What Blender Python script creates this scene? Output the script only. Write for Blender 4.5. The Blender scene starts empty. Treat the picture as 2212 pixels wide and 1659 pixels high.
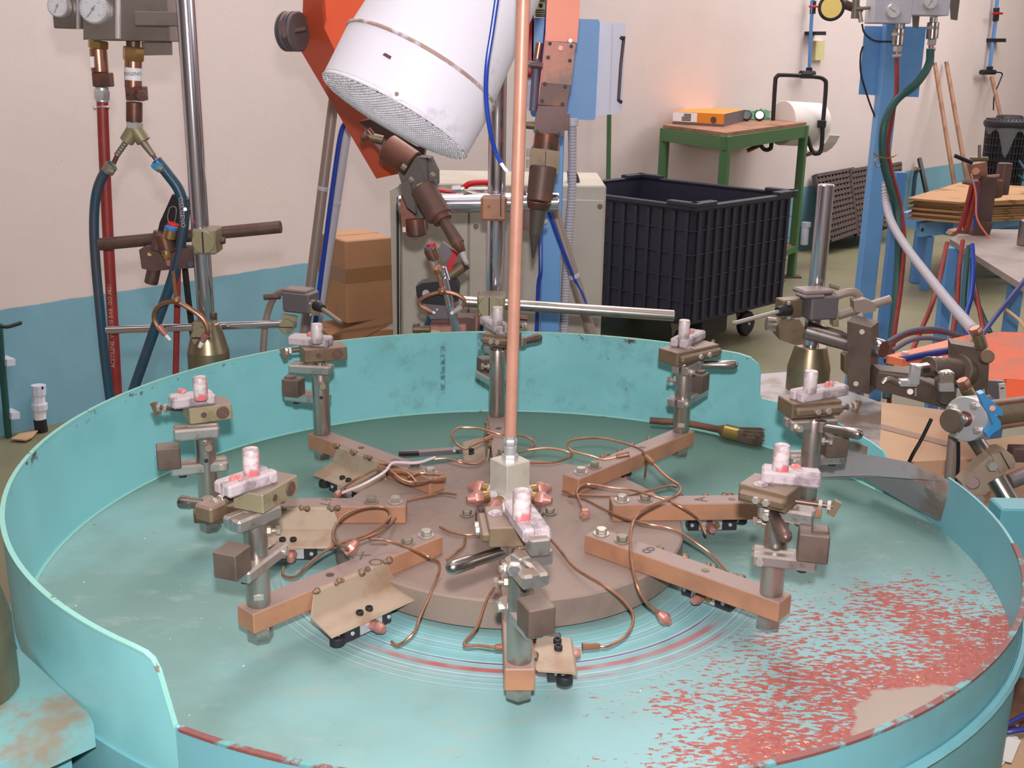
import bpy, math, random
from mathutils import Vector as V, Matrix
random.seed(7)
sc = bpy.context.scene
COL = sc.collection
PI = math.pi
# ---------------------------------------------------------------- camera
F, CX, CY, CZ, PIT, YAW, ROL, Z0 = 2391.0, -0.0068, -1.6647, 1.5969, 0.2904, -0.0029, -0.0161, 0.81
c_, s_ = math.cos(YAW), math.sin(YAW)
fwd = V((s_*math.cos(PIT), c_*math.cos(PIT), -math.sin(PIT)))
rt0 = V((c_, -s_, 0)); dn0 = fwd.cross(rt0)
RT = rt0*math.cos(ROL) + dn0*math.sin(ROL)
DN = dn0*math.cos(ROL) - rt0*math.sin(ROL)
CAM = V((CX, CY, CZ))
cd = bpy.data.cameras.new('camera'); cam = bpy.data.objects.new('camera', cd); COL.objects.link(cam)
m4 = Matrix((RT, -DN, -fwd)).transposed().to_4x4(); m4.translation = CAM
cam.matrix_world = m4
cd.sensor_fit = 'HORIZONTAL'; cd.sensor_width = 36.0; cd.lens = 36.0*F/2212.0; cd.clip_start = 0.02; cd.clip_end = 60
sc.camera = cam
# ---------------------------------------------------------------- exposure, world, lights
sc.view_settings.view_transform = 'Standard'; sc.view_settings.look = 'None'
sc.view_settings.gamma = 1; sc.view_settings.use_curve_mapping = False
sc.view_settings.exposure = 0.0
w = bpy.data.worlds.new('hall_air'); sc.world = w; w.use_nodes = True
w.node_tree.nodes['Background'].inputs[0].default_value = (0.80, 0.88, 1.0, 1)
w.node_tree.nodes['Background'].inputs[1].default_value = 0.35
def light(name, kind, loc, power, color, size=None, sizey=None, tgt=None, radius=None):
    d = bpy.data.lights.new(name, kind); d.energy = power; d.color = color
    if size: d.shape = 'RECTANGLE'; d.size = size; d.size_y = sizey
    if radius: d.shadow_soft_size = radius
    o = bpy.data.objects.new(name, d); COL.objects.link(o); o.location = loc
    if tgt is not None: o.rotation_euler = (V(tgt)-V(loc)).to_track_quat('-Z', 'Y').to_euler()
    return o
light('camera_flash', 'POINT', CAM + V((0.005, 0.0, 0.12)), 144, (1.0, 0.955, 0.985), radius=0.022)
light('hall_fill', 'AREA', (4.9, 7.4, 4.6), 440, (1.0, 0.95, 0.95), 8.0, 3.0, (4.9, 7.4, 0))  # added fill that lifts the far right wall, no opening in the ceiling
light('hall_fill', 'AREA', (-0.5, -1.2, 4.6), 35, (1.0, 0.96, 0.94), 7.0, 1.2, (-0.5, -1.2, 0))  # weak extra fill added over the front of the pan
light('hall_fill', 'AREA', (0.2, 3.2, 4.6), 170, (1.0, 0.95, 0.95), 6.0, 1.2, (-0.6, 3.4, 0))  # added fill, raises the ambient level on the left wall
light('hall_window', 'AREA', (6.6, 0.5, 2.7), 60, (0.95, 0.97, 1.0), 4.0, 1.8, (0, 4.5, 1.0))
# ---------------------------------------------------------------- picture rays used to measure places
def ray(u, v): return RT*((u-1106.0)/F) + DN*((v-829.5)/F) + fwd
def G(u, v, z): d = ray(u, v); return CAM + d*((z-CZ)/d.z)
def P(u, v, y): d = ray(u, v); return CAM + d*((y-CY)/d.y)
def L(px, p): return px*(V(p)-CAM).dot(fwd)/F      # metres spanned by px at a point
# ---------------------------------------------------------------- materials
def lin(c):
    r = []
    for x in c:
        x /= 255.0
        r.append(x/12.92 if x <= 0.04045 else ((x+0.055)/1.055)**2.4)
    return (r[0], r[1], r[2], 1)
class N:
    def __init__(s, name):
        s.m = bpy.data.materials.new(name); s.m.use_nodes = True
        s.t = s.m.node_tree; s.b = s.t.nodes['Principled BSDF']
        s.co = s.t.nodes.new('ShaderNodeTexCoord').outputs['Object']
    def n(s, typ, **k):
        x = s.t.nodes.new(typ)
        for a, b in k.items(): setattr(x, a, b)
        return x
    def l(s, a, b): s.t.links.new(a, b)
    def noise(s, sc_, det=4, rough=0.55, co=None, scale3=None):
        x = s.n('ShaderNodeTexNoise'); x.inputs['Scale'].default_value = sc_; x.inputs['Detail'].default_value = det
        x.inputs['Roughness'].default_value = rough
        co = co or s.co
        if scale3:
            mp = s.n('ShaderNodeMapping'); mp.inputs['Scale'].default_value = scale3; s.l(co, mp.inputs[0]); co = mp.outputs[0]
        s.l(co, x.inputs['Vector']); return x.outputs['Fac']
    def ramp(s, f, a, b):
        x = s.n('ShaderNodeMapRange', interpolation_type='SMOOTHSTEP'); s.l(f, x.inputs[0])
        x.inputs[1].default_value = a; x.inputs[2].default_value = b; return x.outputs[0]
    def mix(s, f, a, b):
        x = s.n('ShaderNodeMix', data_type='RGBA')
        for i, q in ((0, f), (6, a), (7, b)):
            if isinstance(q, (int, float)): x.inputs[i].default_value = q
            elif isinstance(q, tuple): x.inputs[i].default_value = q
            else: s.l(q, x.inputs[i])
        return x.outputs[2]
    def math(s, op, a, b=None, c=None):
        x = s.n('ShaderNodeMath', operation=op)
        for i, q in enumerate((a, b, c)):
            if q is None: continue
            if isinstance(q, (int, float)): x.inputs[i].default_value = q
            else: s.l(q, x.inputs[i])
        return x.outputs[0]
    def bump(s, f, st, dist=0.002):
        x = s.n('ShaderNodeBump'); x.inputs['Strength'].default_value = st; x.inputs['Distance'].default_value = dist
        s.l(f, x.inputs['Height']); s.l(x.outputs[0], s.b.inputs['Normal'])
    def col(s, c): 
        if isinstance(c, tuple): s.b.inputs['Base Color'].default_value = c
        else: s.l(c, s.b.inputs['Base Color'])
MAT = {}
def M(key, col, rough=0.5, metal=0.0, col2=None, sc_=30, lo=0.45, hi=0.65, bump=0, bs=60, top=None, coat=0, speck=None, spec=0.5, str3=None):
    if key in MAT: return MAT[key]
    s = N(key); c = lin(col)
    s.b.inputs['Roughness'].default_value = rough; s.b.inputs['Metallic'].default_value = metal
    s.b.inputs['Specular IOR Level'].default_value = spec
    if coat: s.b.inputs['Coat Weight'].default_value = coat; s.b.inputs['Coat Roughness'].default_value = 0.15
    if col2: c = s.mix(s.ramp(s.noise(sc_, 5, 0.6, scale3=str3), lo, hi), c, lin(col2))
    if speck:   # (colour, scale, threshold)
        c = s.mix(s.ramp(s.noise(speck[1], 3, 0.7), speck[2], speck[2]+0.03), c, lin(speck[0]))
    if top:     # settled dust on upward faces
        g = s.n('ShaderNodeNewGeometry'); sp = s.n('ShaderNodeSeparateXYZ'); s.l(g.outputs['Normal'], sp.inputs[0])
        f = s.math('MULTIPLY', s.ramp(sp.outputs[2], 0.5, 0.9), s.ramp(s.noise(25, 4), 0.2, 0.45))
        c = s.mix(f, c, lin(top))
        if metal: s.l(s.math('MULTIPLY', s.math('SUBTRACT', 1.0, f), metal), s.b.inputs['Metallic'])
    s.col(c)
    if bump: s.bump(s.noise(bs, 5, 0.65), bump)
    MAT[key] = s.m; return s.m
# paint
M('teal_paint', (106,162,170), 0.40, 0, (96,150,158), 9, 0.45, 0.75, 0.06, 200, speck=((70,60,60), 90, 0.735))
M('machine_teal', (90,150,160), 0.45, 0, (84,146,160), 6, 0.5, 0.8, 0.05, 150, speck=((60,70,75), 60, 0.74))
M('stained_teal', (112,160,160), 0.5, 0, (136,124,106), 9, 0.54, 0.70, 0.1, 120)
M('rim_red', (120,70,66), 0.55, 0, (96,150,150), 40, 0.5, 0.62, 0.3, 120)
M('rim_teal', (135,190,180), 0.45, 0, (120,110,95), 45, 0.62, 0.7, 0.2, 120)
M('orange_paint', (226,92,56), 0.42, 0, (206,84,54), 7, 0.5, 0.8)
M('orange_shaded', (204,84,54), 0.45)  # shaded copy of orange_paint: left-facing beam side darkened in the colour
M('pencil', (96,84,82), 0.7)
M('orange_light', (240,130,92), 0.42, 0, (225,118,84), 7, 0.5, 0.8)
M('orange_dirty', (214,96,54), 0.7, 0, (150,108,98), 6, 0.40, 0.75, 0.05)
M('blue_paint', (108,160,214), 0.42, 0, (96,146,200), 5, 0.5, 0.8)
M('deep_blue', (90,138,196), 0.45)
M('green_paint', (74,112,70), 0.5, 0, (96,80,62), 22, 0.6, 0.72)
M('white_enamel', (212,212,228), 0.35)
M('pale_grey', (196,194,206), 0.4)
M('cabinet_paint', (190,182,168), 0.5, 0, (178,168,152), 4, 0.4, 0.7, 0.03)
M('red_paint', (190,20,30), 0.4)
M('cloth_white', (230,226,236), 0.36, 0, (186,178,192), 5, 0.60, 0.72, 0.05, 60)
M('foil', (240,234,242), 0.4, 0.1, (214,208,218), 40, 0.45, 0.7)
M('seam_brown', (170,140,130), 0.5, 0, (206,200,206), 40, 0.45, 0.62, 0.3)
# metals
M('chrome', (215,212,222), 0.14, 0.96)
M('chrome_dull', (170,160,155), 0.28, 1.0, (120,105,98), 30, 0.5, 0.8)
M('steel', (182,170,162), 0.30, 0.92, (120,110,100), 28, 0.5, 0.85, 0.04)
M('steel_clamp', (196,190,186), 0.34, 0.9, (140,110,84), 30, 0.55, 0.78, 0.08, top=(138,120,108))
M('block_bronze', (126,108,86), 0.5, 0.45, (112,92,72), 26, 0.4, 0.7, 0.12, 90, top=(136,116,104))
M('block_olive', (156,146,116), 0.5, 0.4, (124,104,78), 30, 0.5, 0.75, 0.1, 90, top=(134,116,106))
M('dark_block', (104,88,78), 0.55, 0.3, (88,72,62), 20, 0.4, 0.7, 0.1, 90, top=(124,108,98))
M('bar_rust', (170,122,92), 0.55, 0.1, (150,108,84), 14, 0.4, 0.7, 0.1, 90, top=(148,126,118))
M('plate_brown', (136,118,106), 0.62, 0.05, (118,100,90), 9, 0.4, 0.7, 0.25, 140, top=(142,122,112), speck=((190,185,180), 70, 0.76))
M('bracket_steel', (168,148,128), 0.55, 0.2, (150,122,98), 16, 0.45, 0.7, 0.12, 90)
M('weld', (140,116,92), 0.45, 0.45, (92,78,68), 60, 0.45, 0.6, 0.3, 100)
M('oxide_white', (184,170,172), 0.6, 0.1, (132,118,122), 34, 0.46, 0.66, 0.35, 70)
M('copper_tube', (160,114,88), 0.36, 0.55, (126,92,74), 40, 0.45, 0.7)
M('copper_white', (206,190,196), 0.55, 0.1, (160,120,108), 40, 0.55, 0.7)
M('copper_nut', (186,130,118), 0.45, 0.4, (164,112,104), 40, 0.4, 0.7)
M('copper_dark', (122,78,64), 0.42, 0.45, (88,68,60), 16, 0.4, 0.66, 0.15, 60)
M('torch_brown', (98,74,66), 0.5, 0.3, (128,84,62), 12, 0.5, 0.7, 0.2, 60)
M('torch_soot', (84,76,70), 0.6, 0.2, (130,124,96), 14, 0.6, 0.75, 0.3, 60)
M('brass', (186,150,100), 0.32, 0.85)
M('brass_cone', (146,132,106), 0.36, 0.75, (120,104,84), 10, 0.4, 0.7, 0.06)
M('bronze_pipe', (176,128,108), 0.32, 0.75, (150,112,98), 20, 0.4, 0.7)
M('pipe_pink', (204,148,126), 0.42, 0.15, (188,136,116), 12, 0.4, 0.7)
M('manifold', (198,192,178), 0.42, 0.25, (182,174,160), 20, 0.4, 0.7)
M('zinc', (210,208,210), 0.35, 0.6)
M('bolt_dusty', (140,130,116), 0.5, 0.4)
M('bolt_bright', (190,182,172), 0.42, 0.7)
M('sheet_steel', (160,156,158), 0.42, 0.2, (140,118,106), 7, 0.5, 0.62, 0.05)
M('gauge_steel', (150,140,134), 0.36, 0.7, (130,118,110), 8, 0.4, 0.7)
M('cast_grey', (112,104,108), 0.45, 0.3, top=(146,124,118))
M('iron_brown', (104,78,74), 0.5, 0.3, (88,66,62), 14, 0.4, 0.7, 0.1)
M('rod_brown', (112,88,80), 0.42, 0.55, (96,74,68), 30, 0.4, 0.7)
# others
M('rubber', (30,29,32), 0.55); M('black_plastic', (34,33,40), 0.45); M('bin_plastic', (43,42,58), 0.5)
M('black_metal', (38,34,38), 0.4, 0.2)
M('valve_black', (52,50,54), 0.35, 0.3)
M('hose_red', (150,52,48), 0.45, 0, (128,44,42), 30, 0.4, 0.7)
M('hose_teal', (38,72,92), 0.4, 0, (72,74,84), 60, 0.45, 0.7, str3=(1, 1, 0.15))
M('hose_navy', (40,48,120), 0.4); M('hose_blue', (28,62,160), 0.35); M('hose_green', (30,76,72), 0.42)
M('hose_grey', (96,90,110), 0.5); M('conduit', (186,180,190), 0.5); M('conduit_pink', (150,132,122), 0.45, 0.2)
M('cardboard', (176,132,96), 0.75, 0, (164,120,86), 5, 0.4, 0.7, 0.05); M('box_tape', (150,110,78), 0.35)
M('box_pale', (196,160,128), 0.75, 0, (184,148,116), 4, 0.4, 0.7); M('dust_tape', (150,120,98), 0.5)
M('wood', (158,116,88), 0.6, 0, (130,92,70), 20, 0.4, 0.7, str3=(1, 1, 0.1)); M('wood_dark', (118,76,56), 0.6, 0, (94,62,50), 12, 0.4, 0.65)
M('board', (168,128,90), 0.75, 0, (118,82,60), 4, 0.5, 0.66); M('table_board', (158,110,84), 0.6, 0, (120,84,66), 6, 0.45, 0.65)
M('bristle', (96,80,66), 0.8, 0, (70,58,48), 60); M('paper', (222,216,212), 0.7); M('yellow_note', (216,206,150), 0.6)
M('label_white', (240,238,240), 0.5); M('ink', (44,44, 56), 0.6); M('dial', (226,224,226), 0.4); M('gold', (150,130,70), 0.35, 0.7)
M('print_pink', (206,170,150), 0.6)
M('red_knob', (206,40,34), 0.4); M('blue_knob', (50,120,190), 0.4); M('cyan_clip', (70,150,206), 0.3, 0.2)
M('grate', (84,70,66), 0.7, 0.1, (66,54,52), 10); M('table_grey', (158,142,134), 0.55, 0.1, (136,120,110), 5, 0.4, 0.7)
M('clothgreen', (70,120,90), 0.8); M('lens_dark', (50,56,56), 0.15, 0.4); M('orange_box', (226,138,40), 0.5)
M('violet_white', (214,206,214), 0.6)
def glassmat(key, col, a, rough=0.1):
    s = N(key); s.b.inputs['Base Color'].default_value = lin(col); s.b.inputs['Roughness'].default_value = rough
    s.b.inputs['Alpha'].default_value = a; MAT[key] = s.m
glassmat('clear_film', (150,150,150), 0.35, 0.3); glassmat('gauge_glass', (235,235,240), 0.18, 0.03)
# wall : cream above, sky-blue painted dado below
s = N('wall_paint'); gp = s.n('ShaderNodeNewGeometry').outputs['Position']; sp = s.n('ShaderNodeSeparateXYZ'); s.l(gp, sp.inputs[0])
zz = s.math('ADD', sp.outputs[2], s.math('MULTIPLY', s.math('SUBTRACT', s.noise(9, 3, co=gp), 0.5), 0.014))
cream = s.mix(s.ramp(s.noise(0.9, 4, co=gp), 0.35, 0.7), lin((226,210,206)), lin((218,202,198)))
blue = s.mix(s.ramp(s.noise(2.0, 6, co=gp), 0.35, 0.75), lin((126,176,194)), lin((114,160,178)))
cc = s.mix(s.ramp(zz, 0.538, 0.546), blue, cream)
cc = s.mix(s.ramp(s.noise(24, 3, 0.7, co=gp), 0.765, 0.79), cc, lin((110,96,92)))
s.col(cc); s.b.inputs['Roughness'].default_value = 0.75; s.bump(s.noise(16, 6, 0.7, co=gp), 0.14, 0.010); MAT['wall'] = s.m
s = N('floor_paint'); gp = s.n('ShaderNodeNewGeometry').outputs['Position']
cc = s.mix(s.ramp(s.noise(1.3, 6, co=gp), 0.35, 0.7), lin((128,124,96)), lin((112,106,82)))
cc = s.mix(s.ramp(s.noise(14, 4, 0.7, co=gp), 0.64, 0.72), cc, lin((150,144,120)))
s.col(cc); s.b.inputs['Roughness'].default_value = 0.45; MAT['floor'] = s.m
M('ceiling_paint', (205,200,196), 0.8); M('hall_wall', (170,160,152), 0.8)
# pan floor: worn teal paint, dust, wear rings, red primer and bare metal at the front right
s = N('pan_floor_paint'); gp = s.n('ShaderNodeNewGeometry').outputs['Position']; sp = s.n('ShaderNodeSeparateXYZ'); s.l(gp, sp.inputs[0])
X, Y_ = sp.outputs[0], sp.outputs[1]
rr = s.math('SQRT', s.math('ADD', s.math('POWER', X, 2.0), s.math('POWER', Y_, 2.0)))
base = s.mix(s.ramp(s.noise(3.2, 5, co=gp), 0.38, 0.66), lin((130,168,166)), lin((118,146,140)))
base = s.mix(s.ramp(s.noise(18, 5, 0.7, co=gp, scale3=(0.7,1.3,1)), 0.5, 0.75), base, lin((142,162,156)))
base = s.mix(s.ramp(s.math('ADD', Y_, s.math('MULTIPLY', s.noise(4, 3, co=gp), 0.3)), 0.15, 0.62), base, lin((100,130,120)))
base = s.mix(s.ramp(s.noise(55, 4, 0.75, co=gp, scale3=(0.55,1.5,1)), 0.70, 0.74), base, lin((92,84,78)))
base = s.mix(s.ramp(s.noise(120, 2, 0.5, co=gp), 0.765, 0.785), base, lin((216,222,222)))
# concentric scrape rings where the rollers run
def ring(r0, w, wob=0.0):
    a = s.math('ABSOLUTE', s.math('SUBTRACT', rr, r0)); return s.math('SUBTRACT', 1.0, s.ramp(a, w*0.5, w))
nr = s.n('ShaderNodeTexNoise'); nr.noise_dimensions = '1D'; nr.inputs['Scale'].default_value = 260; nr.inputs['Detail'].default_value = 3
s.l(rr, nr.inputs['W'])
cw = s.n('ShaderNodeCombineXYZ'); s.l(rr, cw.inputs[0])
front = s.ramp(s.math('MULTIPLY', Y_, -1.0), 0.06, 0.22)
band = s.math('MULTIPLY', s.math('MULTIPLY', ring(0.345, 0.085), front), s.ramp(nr.outputs['Fac'], 0.50, 0.60))
base = s.mix(s.math('MULTIPLY', ring(0.315, 0.05), s.math('MULTIPLY', front, 0.55)), base, lin((118,186,188)))
base = s.mix(s.math('MULTIPLY', band, 0.55), base, lin((190,204,222)))
rn = s.ramp(s.noise(5, 3, co=gp), 0.35, 0.5)
fr2 = s.math('MULTIPLY', front, rn)
base = s.mix(s.math('MULTIPLY', ring(0.3655, 0.0065), fr2), base, lin((170,96,96)))
base = s.mix(s.math('MULTIPLY', ring(0.388, 0.0032), s.math('MULTIPLY', fr2, s.ramp(X, 0.02, 0.12))), base, lin((176,92,100)))
base = s.mix(s.math('MULTIPLY', ring(0.3485, 0.0022), fr2), base, lin((120,84,108)))
# wear field: distance from a spot beyond the front-right rim
dx = s.math('SUBTRACT', X, 0.50); dy = s.math('SUBTRACT', Y_, -0.50)
u_ = s.math('ADD', s.math('MULTIPLY', dx, 0.74), s.math('MULTIPLY', dy, 0.67))      # along the rim
v_ = s.math('ADD', s.math('MULTIPLY', dx, 0.67), s.math('MULTIPLY', dy, -0.74))     # outwards
fld = s.math('SUBTRACT', s.math('MULTIPLY_ADD', s.math('ADD', v_, 0.12), 1.3, 0.085), s.math('MULTIPLY', s.math('MAXIMUM', s.math('SUBTRACT', s.math('ABSOLUTE', s.math('ADD', u_, -0.06)), 0.24), 0.0), 0.9))
flk = s.n('ShaderNodeTexNoise'); flk.inputs['Scale'].default_value = 125; flk.inputs['Detail'].default_value = 4; flk.inputs['Roughness'].default_value = 0.62
mp = s.n('ShaderNodeMapping'); mp.inputs['Scale'].default_value = (0.62, 1.5, 1); mp.inputs['Rotation'].default_value = (0, 0, 0.15); s.l(gp, mp.inputs[0]); s.l(mp.outputs[0], flk.inputs['Vector'])
big = s.noise(9, 4, 0.6, co=gp)
th = s.math('ADD', s.math('ADD', fld, s.math('MULTIPLY', big, 0.62)), s.math('MULTIPLY', s.math('SUBTRACT', flk.outputs['Fac'], 0.5), 1.4))
base = s.mix(s.ramp(fld, -0.4, 0.0), base, s.mix(0.35, base, lin((150,182,190))))
red = s.math('MULTIPLY', s.ramp(th, 0.29, 0.32), s.ramp(rr, 0.36, 0.44))
redc = s.mix(s.ramp(s.noise(140, 3, 0.6, co=gp), 0.45, 0.7), lin((164,94,86)), lin((148,82,78)))
base = s.mix(red, base, redc)
bare = s.ramp(s.math('ADD', s.math('SUBTRACT', v_, s.math('MULTIPLY', s.math('POWER', s.math('ADD', u_, -0.01), 2.0), 4.5)), s.math('MULTIPLY', s.math('SUBTRACT', big, 0.5), 0.10)), -0.098, -0.088)
fle = s.ramp(s.noise(150, 2, 0.6, co=gp), 0.66, 0.70)
base = s.mix(s.math('MULTIPLY', fle, s.ramp(s.math('ADD', v_, 0.0), -0.20, -0.08)), base, lin((206,176,140)))
base = s.mix(bare, base, lin((160,144,132)))
s.col(base); s.b.inputs['Roughness'].default_value = 0.62; s.b.inputs['Specular IOR Level'].default_value = 0.15
s.bump(s.math('ADD', s.math('MULTIPLY', red, -0.6), s.noise(90, 4, 0.6, co=gp)), 0.12, 0.001)
MAT['pan_floor'] = s.m
# back guard: teal with black soot streaks
s = N('guard_paint'); gp = s.n('ShaderNodeNewGeometry').outputs['Position']; sp = s.n('ShaderNodeSeparateXYZ'); s.l(gp, sp.inputs[0])
base = s.mix(s.ramp(s.noise(5, 5, co=gp), 0.4, 0.7), lin((132,196,200)), lin((120,184,188)))
base = s.mix(s.math('MULTIPLY', s.ramp(s.noise(16, 5, 0.7, co=gp), 0.5, 0.72), s.math('MULTIPLY', s.ramp(sp.outputs[1], 0.5, 0.7), 0.5)), base, lin((104,136,124)))
def streak(x0, w, z1, z2):
    a = s.math('ABSOLUTE', s.math('SUBTRACT', sp.outputs[0], x0))
    f = s.math('SUBTRACT', 1.0, s.ramp(a, w*0.25, w)); f = s.math('MULTIPLY', f, s.ramp(sp.outputs[1], 0.3, 0.4))
    f = s.math('MULTIPLY', f, s.math('MULTIPLY', s.ramp(sp.outputs[2], z1-0.01, z1+0.01), s.math('SUBTRACT', 1.0, s.ramp(sp.outputs[2], z2-0.01, z2+0.01))))
    return s.math('MULTIPLY', f, s.ramp(s.noise(60, 5, 0.8, co=gp), 0.42, 0.56))
for a in ((-0.170, 0.008, 0.86, 0.97), (-0.085, 0.013, 0.875, 1.0), (-0.072, 0.006, 0.88, 1.0)): base = s.mix(s.math('MULTIPLY', streak(*a), 0.75), base, lin((58,66,64)))
chip = s.math('MULTIPLY', s.ramp(s.noise(30, 5, 0.75, co=gp), 0.57, 0.60), s.ramp(sp.outputs[2], 0.972, 0.992))
base = s.mix(s.math('MULTIPLY', chip, s.math('ADD', s.ramp(sp.outputs[0], 0.05, 0.09), s.math('SUBTRACT', 1.0, s.ramp(sp.outputs[0], -0.62, -0.55)))), base, lin((96,62,66)))
base = s.mix(s.ramp(s.noise(70, 3, 0.7, co=gp), 0.735, 0.75), base, lin((62,66,66)))
s.col(base); s.b.inputs['Roughness'].default_value = 0.36; MAT['guard'] = s.m
# pins: whitish steel with a red painted patch on the front half in some stations
s = N('pin_red'); b = s.mix(s.ramp(s.noise(60, 3), 0.40, 0.60), lin((206,190,190)), lin((160,140,142)))
b = s.mix(s.ramp(s.noise(42, 2), 0.50, 0.60), b, lin((216,104,110))); s.col(b); s.b.inputs['Roughness'].default_value = 0.5; MAT['pin_red'] = s.m
M('pin_white', (206,192,192), 0.5, 0.15, (160,140,142), 50, 0.45, 0.62)
M('red_crust', (200,110,110), 0.7, 0, (190,150,150), 80, 0.45, 0.6, 0.6, 80)
# ---------------------------------------------------------------- mesh builder
WO = {}
def frame(x, up=V((0, 0, 1))):
    x = V(x).normalized(); up = V(up)
    if abs(x.dot(up.normalized())) > 0.98: up = V((0, 1, 0)) if abs(x.y) < 0.9 else V((1, 0, 0))
    y = up.cross(x).normalized(); z = x.cross(y)
    return x, y, z
class B:
    def __init__(s): s.v = []; s.f = []
    def add(s, vs, fs):
        o = len(s.v); s.v += [V(a) for a in vs]; s.f += [[i+o for i in f] for f in fs]; return s
    def box(s, c, sx, sy, sz, ax=None, ch=None):
        ax = ax or (V((1,0,0)), V((0,1,0)), V((0,0,1))); c = V(c)
        h = (sx/2, sy/2, sz/2); ch = min(h)*0.12 if ch is None else ch
        idx = {}; vs = []
        for i in (-1,1):
            for j in (-1,1):
                for k in (-1,1):
                    for a in range(3):
                        q = [i*h[0], j*h[1], k*h[2]]
                        for b_ in range(3):
                            if b_ != a: q[b_] -= (i,j,k)[b_]*ch
                        idx[(i,j,k,a)] = len(vs); vs.append(c+ax[0]*q[0]+ax[1]*q[1]+ax[2]*q[2])
        fs = []
        for a in range(3):
            b_, d = (a+1)%3, (a+2)%3
            for sgn in (-1,1):
                f = []
                for (p, q) in ((-1,-1),(1,-1),(1,1),(-1,1)):
                    t = [0,0,0]; t[a] = sgn; t[b_] = p; t[d] = q; f.append(idx[(*t, a)])
                fs.append(f if sgn > 0 else f[::-1])
            for p in (-1,1):          # edges parallel to axis a
                for q in (-1,1):
                    t1 = [0,0,0]; t1[a] = -1; t1[b_] = p; t1[d] = q; t2 = list(t1); t2[a] = 1
                    f = [idx[(*t1,b_)], idx[(*t2,b_)], idx[(*t2,d)], idx[(*t1,d)]]
                    fs.append(f if p*q < 0 else f[::-1])
        for i in (-1,1):
            for j in (-1,1):
                for k in (-1,1):
                    f = [idx[(i,j,k,a)] for a in range(3)]
                    fs.append(f if i*j*k > 0 else f[::-1])
        return s.add(vs, fs)
    def bar(s, a, b, w, h, up=(0,0,1), ch=None):
        a, b = V(a), V(b); ax = frame(b-a, up); return s.box((a+b)/2, (b-a).length, w, h, ax, ch)
    def lathe(s, a, b, prof, n=20, r=1.0, ph=0.0):
        a, b = V(a), V(b); x, y, z = frame(b-a); vs = []; fs = []
        for (t, rad) in prof:
            c = a+(b-a)*t
            for i in range(n):
                q = ph+2*PI*i/n; vs.append(c+(y*math.cos(q)+z*math.sin(q))*max(rad*r, 1e-5))
        for k in range(len(prof)-1):
            for i in range(n):
                j = (i+1) % n; fs.append([k*n+i, k*n+j, (k+1)*n+j, (k+1)*n+i])
        fs.append(list(range(n))[::-1]); fs.append([(len(prof)-1)*n+i for i in range(n)])
        return s.add(vs, fs)
    def cyl(s, a, b, r, r2=None, n=18, ch=0.08):
        r2 = r if r2 is None else r2; l = (V(b)-V(a)).length; e = min(ch*min(r, r2), l*0.3)/l
        return s.lathe(a, b, [(0, r-e*l), (e, r), (1-e, r2), (1, r2-e*l)], n)
    def hexn(s, a, b, r, ph=0.0): return s.lathe(a, b, [(0, r*0.9), (0.12, r), (0.88, r), (1, r*0.9)], 6, ph=ph)
    def ball(s, c, r, n=14):
        c = V(c); return s.lathe(c-V((0,0,r)), c+V((0,0,r)), [((1-math.cos(PI*k/8))/2, r*math.sin(PI*k/8)) for k in range(9)], n)
    def tube(s, pts, r, n=8, sub=6, rib=None, flat=False):
        pts = [V(p) for p in pts]
        if len(pts) > 2 and sub > 1:
            q = []; e = [pts[0]*2-pts[1]]+pts+[pts[-1]*2-pts[-2]]
            for i in range(1, len(e)-2):
                p0, p1, p2, p3 = e[i-1:i+3]
                for k in range(sub):
                    t = k/sub; q.append(0.5*((2*p1)+(p2-p0)*t+(2*p0-5*p1+4*p2-p3)*t*t+(3*p1-p0-3*p2+p3)*t**3))
            pts = q+[pts[-1]]
        rad = [r]*len(pts) if not isinstance(r, (list, tuple)) else [r[0]+(r[1]-r[0])*i/(len(pts)-1) for i in range(len(pts))]
        if rib:
            L_ = [0]
            for i in range(1, len(pts)): L_.append(L_[-1]+(pts[i]-pts[i-1]).length)
            m = int(L_[-1]/rib*4); q = []; rad = []; j = 0
            for k in range(m+1):
                d = L_[-1]*k/m
                while j < len(L_)-2 and L_[j+1] < d: j += 1
                t = (d-L_[j])/max(1e-9, L_[j+1]-L_[j]); q.append(pts[j].lerp(pts[j+1], t)); rad.append(r*(1.0 if k % 4 in (0, 1) else 0.84))
            pts = q
        vs = []; fs = []; pz = None
        for i, p in enumerate(pts):
            d = (pts[min(i+1, len(pts)-1)]-pts[max(i-1, 0)]).normalized()
            if pz is None: _, y, z = frame(d)
            else:
                z = (pz-d*pz.dot(d)).normalized(); y = z.cross(d)
            pz = z
            for k in range(n):
                a = 2*PI*k/n; vs.append(p+(y*math.cos(a)+z*math.sin(a))*rad[i])
        for i in range(len(pts)-1):
            for k in range(n):
                j = (k+1) % n; fs.append([i*n+k, i*n+j, (i+1)*n+j, (i+1)*n+k])
        fs.append(list(range(n))[::-1]); fs.append([(len(pts)-1)*n+k for k in range(n)])
        return s.add(vs, fs)
    def prism(s, poly, ext):
        n = len(poly); poly = [V(p) for p in poly]; ext = V(ext)
        fs = [list(range(n))[::-1], [n+i for i in range(n)]]+[[i, (i+1) % n, n+(i+1) % n, n+i] for i in range(n)]
        return s.add(poly+[p+ext for p in poly], fs)
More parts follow.
